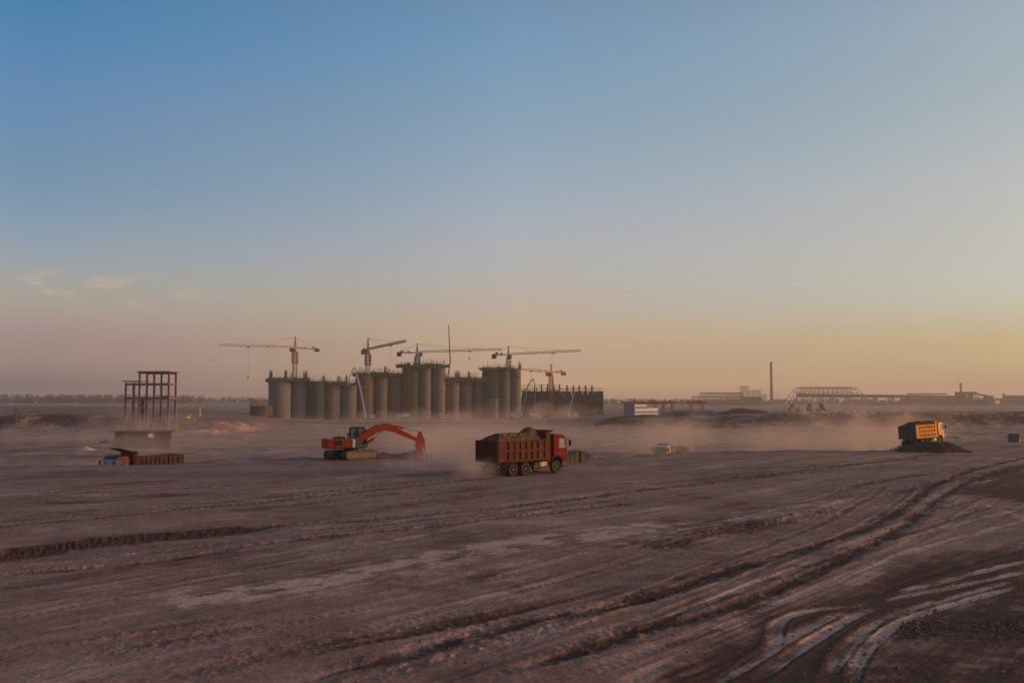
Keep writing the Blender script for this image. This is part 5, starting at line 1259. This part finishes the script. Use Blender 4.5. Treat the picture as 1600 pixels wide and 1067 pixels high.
def conveyor():
    Y = 1320; a = wpt(1250, 618, Y); b = wpt(1505, 619.5, Y); W = b.x - a.x; zb = gz((a.x + b.x) / 2, Y) - .5
    rt = thing('conveyor_gallery', 'long raised conveyor gallery on trestle legs running across the right horizon', 'conveyor', (a.x, Y, zb))
    k = MB(); n = 26
    z0 = a.z - zb; z1 = b.z - zb
    k.add([(0, -2, z0 - 2.2), (W, -2, z1 - 2.2), (W, 2, z1 - 2.2), (0, 2, z0 - 2.2), (0, -2, z0 + 2.6), (W, -2, z1 + 1.2), (W, 2, z1 + 1.2), (0, 2, z0 + 2.6)], ((0, 3, 2, 1), (4, 5, 6, 7), (0, 1, 5, 4), (1, 2, 6, 5), (2, 3, 7, 6), (3, 0, 4, 7)))
    k.box(-4, 6, -3, 3, z0 - 2.4, z0 + 3.2); k.build('gallery', 'far_blue', rt)
    k = MB()
    for i in range(40):
        x = W * (i + .5) / 40; z = z0 + (z1 - z0) * x / W; k.box(x - 1.3, x + 1.3, -2.06, -2.0, z - .3, z + .9)
    k.build('window_band', 'window_dark', rt)
    for x in (W * .12, W * .20, W * .29, W * .39, W * .46, W * .56, W * .66, W * .78, W * .9):
        k = MB()
        for s in (-3, -1, 1, 3): k.bar((x + s, 0, 0), (x + s, 0, z0 - 2.2), .7)
        k.bar((x - 3, 0, 3), (x + 3, 0, 6), .4); k.bar((x - 3, 0, z0 - 3.4), (x + 3, 0, z0 - 3.4), .8); k.build('trestle', 'far_steel', rt)
    k = MB(); k.box(W * .66, W * .9, -1, 2.1, z0 + 1.4, z0 + 3.0); k.build('drive_house', 'far_blue', rt)
conveyor()
def block(px0, px1, yt, yb_, Y, label, m, name='plant_building', d=30, lit=None, top=None):
    a = wpt(px0, yb_, Y); b = wpt(px1, yt, Y); zb = min(a.z, gz(a.x, Y)) - 1; H = b.z - zb; W = b.x - a.x
    rt = thing(name, label, 'plant building', ((a.x + b.x) / 2, Y, zb))
    k = MB(); k.box(-W / 2, W / 2, 0, d, 0, H - .6); k.build('wall', m, rt)
    k = MB(); k.box(-W / 2 - .5, W / 2 + .5, -.5, d + .5, H - .597, H); k.build('roof', top or m, rt)
    k = MB(); n = max(2, int(W / 5))
    for i in range(n):
        x = -W / 2 + W * (i + .5) / n; k.box(x - 1.1, x + 1.1, -.08, -.003, H * .55, H * .72)
    k.build('window_band', 'window_dark', rt)
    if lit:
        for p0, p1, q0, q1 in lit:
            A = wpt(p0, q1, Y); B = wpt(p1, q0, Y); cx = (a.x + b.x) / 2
            k = MB(); x0, x1 = A.x - cx, B.x - cx     # wedge turned to the sun, sunlight also painted in by its brighter colour
            k.add([(x0, -3.2, A.z - zb), (x1, -.05, A.z - zb), (x1, -.05, B.z - zb), (x0, -3.2, B.z - zb), (x0, -.05, A.z - zb), (x0, -.05, B.z - zb)], [(0, 1, 2, 3), (4, 0, 3, 5), (5, 3, 2), (4, 1, 0)]); k.build('sunlit_bay', 'far_light', rt)
    return rt
block(1420, 1507, 622, 634, 1350, 'long low dark plant building beneath the conveyor gallery', 'far_wall', lit=None)
block(1508, 1526, 612, 626, 1340, 'square transfer house with sunlit bays at the head of the conveyor', 'far_wall', lit=((1508.5, 1513, 616, 622), (1519.5, 1524.5, 616, 622)))
block(1544, 1552.5, 618, 633, 1320, 'pale narrow tower at the foot of the sloping conveyor', 'far_blue', d=12)
block(1553, 1566, 622, 633, 1330, 'small sunlit brown house right of the pale narrow tower', 'far_wall', lit=((1553.5, 1562, 625, 631),))
block(1566, 1640, 622.5, 633, 1360, 'long grey-blue hall at the right border of the plain', 'far_blue')
block(1583, 1640, 617.5, 625, 1420, 'higher brown hall behind the grey-blue hall at the right border', 'far_wall')
block(1526, 1545, 623, 632, 1360, 'low sunlit building under the sloping conveyor', 'far_wall', lit=((1527, 1541, 621, 624.5),))
block(1345, 1420, 627, 635, 1380, 'low brown plant building under the left part of the conveyor', 'far_wall')
Y = 1335; a = wpt(1518, 613.5, Y); b = wpt(1549, 620, Y)
t = thing('sloping_conveyor', 'short covered conveyor sloping down right from the transfer house', 'conveyor', (a.x, Y, 0))
k = MB(); k.bar((0, 0, a.z), (b.x - a.x, 0, b.z), 3.0, 2.2); k.build('gallery', 'far_blue', t)
k = MB()
for f in (.35, .7): k.bar(((b.x - a.x) * f, 0, 0), ((b.x - a.x) * f, 0, a.z + (b.z - a.z) * f - 1), .8)
k.build('trestle', 'far_steel', t)
for px, yt, Y, lab in ((1501, 598.5, 1400, 'thin lattice mast rising above the conveyor gallery'), (1568.5, 614.5, 1400, 'short thin mast above the grey-blue hall')):
    a = wpt(px, yt, Y); zb = gz(a.x, Y); t = thing('lattice_mast', lab, 'mast', (a.x, Y, zb))
    k = MB(); k.lattice((0, 0, 0), (0, 0, a.z - zb), 1.6, 1.6, 14, .4); k.build('mast', 'far_steel', t); k = MB(); k.box(-1.4, 1.4, -.4, .4, a.z - zb - 1.5, a.z - zb); k.build('antenna', 'far_steel', t)

# ------------------------------------------------------------------ small things on the far ground
def loader(label, px, Y, hr, m='loader_yellow', size=1.0):
    x = (px - 800) / FPX * Y; rt = thing('wheel_loader', label, 'wheel loader', (x, Y, gz(x, Y)), head(px, hr)); rt.scale = (size, size, size)
    k = MB(); k.box(-2.6, -.2, -1.0, 1.0, .8, 2.2); k.box(.1, 1.5, -.7, .7, .8, 1.5); k.build('body', m, rt, .1)
    k = MB(); k.box(-.6, .7, -.8, .8, 2.2, 3.3); k.build('cab', m, rt, .05)
    k = MB(); k.box(.702, .72, -.7, .7, 2.3, 3.1); k.box(-.5, .6, -.82, -.803, 2.3, 3.1); k.build('window', 'window_dark', rt)
    for s in (-1, 1):
        for xx in (-1.6, 1.2):
            k = MB(); k.tube((xx, s * .8, .75), (xx, s * 1.3, .75), .75, n=16); k.build('wheel', 'tyre', rt)
        k = MB(); k.bar((.8, s * .6, 1.6), (2.9, s * .6, .6), .2, .35); k.build('lift_arm', m, rt)
    k = MB(); k.prism([(2.7, .1), (3.9, .05), (3.0, .35), (2.8, 1.2), (2.6, 1.0)], -1.4, 1.4); k.build('bucket', m, rt)
loader('small bright yellow wheel loader in dust right of the bare frame tower', 297, 330, 60, size=.5)
loader('yellow wheel loader among heaps right of the blue sheds', 1180, 560, 80, 'bed_rust')
def post(px, yt, yb_, Y, label, m='post', r=.12):
    a = wpt(px, yb_, Y); b = wpt(px, yt, Y); zb = gz(a.x, Y)
    t = thing('marker_post', label, 'post', (a.x, Y, zb))
    k = MB(); k.tube((0, 0, -.2), (0, 0, b.z - zb), r, r * .8, 8); k.build('post', m, t); k = MB(); k.lathe([(r * 2.2, 0), (r * 2.2, .08), (.001, .2)], (0, 0, b.z - zb), 'z', 8)
    k.box(-.25, .25, -r - .06, -r, b.z - zb - .6, b.z - zb - .2); k.build('cap', m, t)
post(25, 640, 648, 318, 'leaning dark post on the left bank against the plain', r=.22)
post(70, 672, 678, 290, 'short dark post at the foot of the left bank')
post(312, 638, 645, 420, 'pale upright post right of the yellow wheel loader', 'far_light', r=.4)
heap('spoil_heap', 'small pale rubble heap on the pit floor left of the empty truck', 'heap', wpt(134, 702, 204), 2.4, 1.6, .9, 'pale_heap', seed=3, n=36)
heap('spoil_heap', 'small dark soil heap above the empty truck, left of the low building', 'heap', wpt(166, 685, 238), 2.2, 1.6, .9, 'soil_dark', seed=4, n=36)
heap('spoil_heap', 'dark greenish spoil heap on the slope below the blue sheds', 'heap', wpt(1112, 672, 372), 9, 6, 3.6, 'soil_dark', seed=5, n=40)
heap('spoil_heap', 'dark spoil heap right of the greenish one on the pit slope', 'heap', wpt(1132, 668, 378), 7, 5, 3.0, 'soil_dark', seed=6, n=40)
heap('spoil_heap', 'long dark ridge of spoil right of the short blue-grey shed', 'heap', wpt(1155, 652, 440), 14, 7, 3.0, 'soil_dark', seed=7, n=40)
heap('spoil_heap', 'low reddish spoil ridge in front of the blue shed', 'heap', wpt(1075, 655, 425), 16, 6, 2.0, 'soil', seed=8, n=40)
heap('spoil_heap', 'dark spoil bank below the white office', 'heap', wpt(1005, 655, 425), 15, 6, 1.2, 'soil_dark', seed=9, n=40)
heap('spoil_heap', 'dark spoil heap right of the netted building', 'heap', wpt(962, 658, 410), 9, 6, 2.0, 'soil_dark', seed=10, n=40)
px_ = [(1256, 1.0), (1285, .9), (1305, 1.0), (1322, 1.2), (1334, 1.0), (1348, 1.1), (1363, .9), (1379, .8)]
wh = ('leftmost', 'second', 'third', 'fourth', 'fifth', 'sixth', 'seventh', 'rightmost')
for (p, s_), o_ in zip(px_, wh):
    heap('tipped_load', o_ + ' of the small pale tipped loads in a row on the far bank', 'heap', wpt(p, 645, 408 + (p * 7) % 11), 1.7 * s_, 1.5, 1.0 * s_, 'pale_heap', seed=p % 17, n=24, group='pale tipped loads along the far bank')
# the earth mound under the orange-yellow truck, and loosened earth by the excavator
heap('earth_mound', 'dark flat topped earth mound in front of the orange-yellow truck', 'mound', gp(1458, 704.5), 4.5, 2.8, 1.10, 'soil_dark', rot=R(-14), seed=12, flat=.42, n=90)
heap('earth_mound', 'low loose earth ridge beside the excavator tracks', 'mound', wpt(610, 718.5, 104), 3.2, 1.5, .45, 'soil_dark', seed=13, flat=.2, n=60)

# ------------------------------------------------------------------ loose stones
def stones():
    rnd = random.Random(21); mb = MB()
    base = [Vector(v) for v in ((0, 0, 1), (.89, 0, .45), (.28, .85, .45), (-.72, .53, .45), (-.72, -.53, .45), (.28, -.85, .45), (.72, .53, -.45), (-.28, .85, -.45), (-.89, 0, -.45), (-.28, -.85, -.45), (.72, -.53, -.45), (0, 0, -1))]
    fs = ((0, 1, 2), (0, 2, 3), (0, 3, 4), (0, 4, 5), (0, 5, 1), (1, 6, 2), (2, 7, 3), (3, 8, 4), (4, 9, 5), (5, 10, 1), (6, 7, 2), (7, 8, 3), (8, 9, 4), (9, 10, 5), (10, 6, 1), (11, 7, 6), (11, 8, 7), (11, 9, 8), (11, 10, 9), (11, 6, 10))
    pts = []
    for pl, wd, hz, pa, da, ru, kd in FE:
        if kd in ('flat',) or (kd == 'tread' and hz == -.03): continue
        for a, b in zip(pl[:-1], pl[1:]):
            ln = math.dist(a, b)
            for i in range(int(ln * (5 if kd == 'step' else 2.2))):
                f = rnd.random(); o = rnd.gauss(0, wd * 1.7); nx, ny = (b[1] - a[1]) / ln, -(b[0] - a[0]) / ln
                pts.append((a[0] + (b[0] - a[0]) * f + nx * o, a[1] + (b[1] - a[1]) * f + ny * o, abs(rnd.gauss(0, .018)) + .010))
    for i in range(1300):
        py = 735 + 330 * rnd.random() ** 1.0; p = gp(rnd.uniform(-120, 1720), py); pts.append((p.x, p.y, abs(rnd.gauss(0, .012)) + .008))
    for i in range(2600):   # rubble strip at the lower right
        px = rnd.uniform(1410, 1640); p = gp(px, 977 + rnd.gauss(0, 7.5) - (px - 1500) * .02); pts.append((p.x, p.y, abs(rnd.gauss(0, .017)) + .008))
    for i in range(260):
        p = gp(rnd.uniform(1250, 1600), rnd.uniform(930, 1065)); pts.append((p.x, p.y, abs(rnd.gauss(0, .02)) + .01))
    P_ = np.array([(a, b) for a, b, c in pts]); Z = terrain(P_[:, 0], P_[:, 1])[0]
    for (x, y, r), z in zip(pts, Z):
        rot = Euler((rnd.random() * 6, rnd.random() * 6, rnd.random() * 6)).to_matrix(); sx, sy, sz = r * rnd.uniform(.8, 1.5), r * rnd.uniform(.7, 1.2), r * rnd.uniform(.5, .9)
        mb.add([rot @ Vector((v.x * sx * rnd.uniform(.8, 1.2), v.y * sy, v.z * sz)) + Vector((x, y, z + r * .25)) for v in base], fs)
    tag(mb.build('loose_stones', 'rubble'), kind='stuff')
stones()

# ------------------------------------------------------------------ far woods
def wood(name, x_of, n, hmin, hmax, seed):
    rnd = random.Random(seed); mb = MB()
    for i in range(n):
        x, y = x_of(rnd); z = gz(x, y) - .5; h = rnd.uniform(hmin, hmax); wdt = h * rnd.uniform(.28, .5)
        mb.bar((x, y, z), (x, y, z + h * .6), .35, .35, .5)
        for k in range(22):
            t = rnd.random(); r_ = wdt * math.sqrt(max(.05, 1 - (t * 1.6 - .6) ** 2)); an = rnd.random() * 6.283; d = r_ * math.sqrt(rnd.random())
            c = Vector((x + d * math.cos(an), y + d * math.sin(an), z + h * (.22 + .78 * t))); s = rnd.uniform(.5, 1.3)
            u = Vector((rnd.gauss(0, 1), rnd.gauss(0, 1), rnd.gauss(0, 1))).normalized() * s; v = u.cross(Vector((rnd.gauss(0, 1), rnd.gauss(0, 1), rnd.gauss(0, 1)))).normalized() * s
            mb.add([c - u - v * .6, c + u * .9 - v, c + u + v * .7, c - u * .7 + v], [(0, 1, 2, 3)])
    o = tag(mb.build(name, 'leaf'), kind='stuff')
wood('distant_wood', lambda r: (r.uniform(-1050, -520), r.uniform(1560, 1700)), 720, 7, 16.0, 1)
wood('distant_wood', lambda r: (r.uniform(-640, 130), r.uniform(1850, 2100)), 680, 6, 13.5, 2)
wood('distant_wood', lambda r: (r.uniform(120, 1300), r.uniform(1640, 1850)), 900, 6, 11.5, 3)

# ------------------------------------------------------------------ air: even haze, and the dust the trucks raise
def volume_mat(name, dens, col, aniso):
    m = bpy.data.materials.new(name); m.use_nodes = True; t = m.node_tree; n = t.nodes; n.clear()
    o = n.new('ShaderNodeOutputMaterial'); v = n.new('ShaderNodeVolumePrincipled'); t.links.new(v.outputs[0], o.inputs['Volume'])
    v.inputs['Color'].default_value = (*col, 1); v.inputs['Density'].default_value = dens; v.inputs['Anisotropy'].default_value = aniso
    return m, t, v
HAZE_DENS = 0.00024
hz = MB().box(-6300, 6300, -70, 5400, -9, 53)
M['haze'] = volume_mat('haze_air', HAZE_DENS, (0.93, 0.84, 0.76), 0.35)[0]
tag(hz.build('haze', 'haze'), kind='stuff')
def dust_cloud(c, r, dens, rotz=0, noise=1.0, scale=1.0, ragged=0.95, lift=0.0, col=(0.85, 0.66, 0.54)):
    # a billow of dust: ragged ellipsoid of uneven density, thicker toward the ground
    m, t, v = volume_mat('dust_air', dens, col, 0.25)
    n = t.nodes; l = t.links
    tc = n.new('ShaderNodeTexCoord'); ge = n.new('ShaderNodeNewGeometry')
    def mt(op, a, b):
        q = n.new('ShaderNodeMath'); q.operation = op
        for k, x in enumerate((a, b)):
            if isinstance(x, (int, float)): q.inputs[k].default_value = x
            else: l.new(x, q.inputs[k])
        return q.outputs[0]
    ln = n.new('ShaderNodeVectorMath'); ln.operation = 'LENGTH'; l.new(tc.outputs['Object'], ln.inputs[0])
    nz = n.new('ShaderNodeTexNoise'); nz.inputs['Scale'].default_value = 1.25 * scale / max(2.0, min(r)); nz.inputs['Detail'].default_value = 5; nz.inputs['Roughness'].default_value = 0.62
    l.new(ge.outputs['Position'], nz.inputs['Vector'])
    f = mt('SUBTRACT', mt('SUBTRACT', 1.0, ln.outputs['Value']), mt('MULTIPLY', mt('SUBTRACT', nz.outputs[0], 0.45), -ragged * 2.2))
    f = mt('SUBTRACT', f, ragged * 0.35)
    mr = n.new('ShaderNodeMapRange'); mr.interpolation_type = 'SMOOTHSTEP'; mr.inputs[1].default_value = 0.0; mr.inputs[2].default_value = 0.75; mr.inputs[3].default_value = 0; mr.inputs[4].default_value = dens
    l.new(f, mr.inputs[0])
    edge = n.new('ShaderNodeMapRange'); edge.interpolation_type = 'SMOOTHSTEP'; edge.inputs[1].default_value = 0.98; edge.inputs[2].default_value = 0.72
    l.new(ln.outputs['Value'], edge.inputs[0])
    l.new(mt('MULTIPLY', mr.outputs[0], edge.outputs[0]), v.inputs['Density'])
    me = MB(); prof = [(0.001, -1.0)] + [(math.sin(math.pi * k / 10), -math.cos(math.pi * k / 10)) for k in range(1, 10)] + [(0.001, 1.0)]
    me.lathe(prof, (0, 0, 0), 'z', 20)
    M['dust_tmp'] = m
    o = me.build('dust_cloud', 'dust_tmp'); o.location = c; o.scale = r; o.rotation_euler = (0, 0, rotz)
    return tag(o, kind='stuff')
dust_cloud((-6.3, 84, 0.4), (9.0, 5.5, 3.4), 0.22, R(40))                      # behind the red truck
dust_cloud(wpt(690, 700, 118), (15, 12, 5.2), 0.042, 0)                        # drifting over the edge behind it
dust_cloud((o2.x - 5.4 * fw.x, o2.y - 5.4 * fw.y, 0.6), (3.6, 3.0, 1.5), 0.32, R(45))
dust_cloud((-6, 235, -3.0), (150, 105, 6.5), 0.0065, 0, scale=0.35)            # settled over the pit
dust_cloud(wpt(1060, 684, 186), (11, 15, 7.0), 0.095, R(-30))                  # trail of the yellow truck in the pit
dust_cloud(wpt(765, 668, 270), (26, 22, 9), 0.020, 0)                           # hanging between trucks and silos
dust_cloud(wpt(690, 690, 150), (12, 16, 6), 0.030, 0)
dust_cloud(wpt(1032, 701, 148), (9, 6, 2.8), 0.060, 0)                         # round the yellow truck in the pit
dust_cloud(wpt(80, 682, 250), (46, 34, 5.5), 0.012, 0)                         # thin dust over the left of the pit
dust_cloud(wpt(980, 692, 200), (18, 16, 4.6), 0.035, 0)
dust_cloud(wpt(1340, 686, 172), (26, 24, 7.8), 0.030, R(-20))                  # trail of the orange-yellow truck
dust_cloud(wpt(1390, 672, 150), (10, 8, 5.2), 0.125, R(-20))
dust_cloud(wpt(1220, 690, 190), (28, 20, 5.0), 0.026, 0)
dust_cloud(wpt(860, 650, 545), (40, 24, 11), 0.045, 0)                         # before the netted building
dust_cloud(wpt(640, 660, 510), (106, 26, 10.0), 0.040, R(20), scale=0.5)             # along the silo feet
dust_cloud(wpt(240, 694, 185), (24, 14, 4.2), 0.034, 0)                          # before the low building
dust_cloud(wpt(230, 668, 262), (30, 24, 6.5), 0.03, 0)                        # around the frame tower
dust_cloud(wpt(1330, 636, 700), (150, 90, 11), 0.0018, 0, scale=0.4)           # far bank at the right
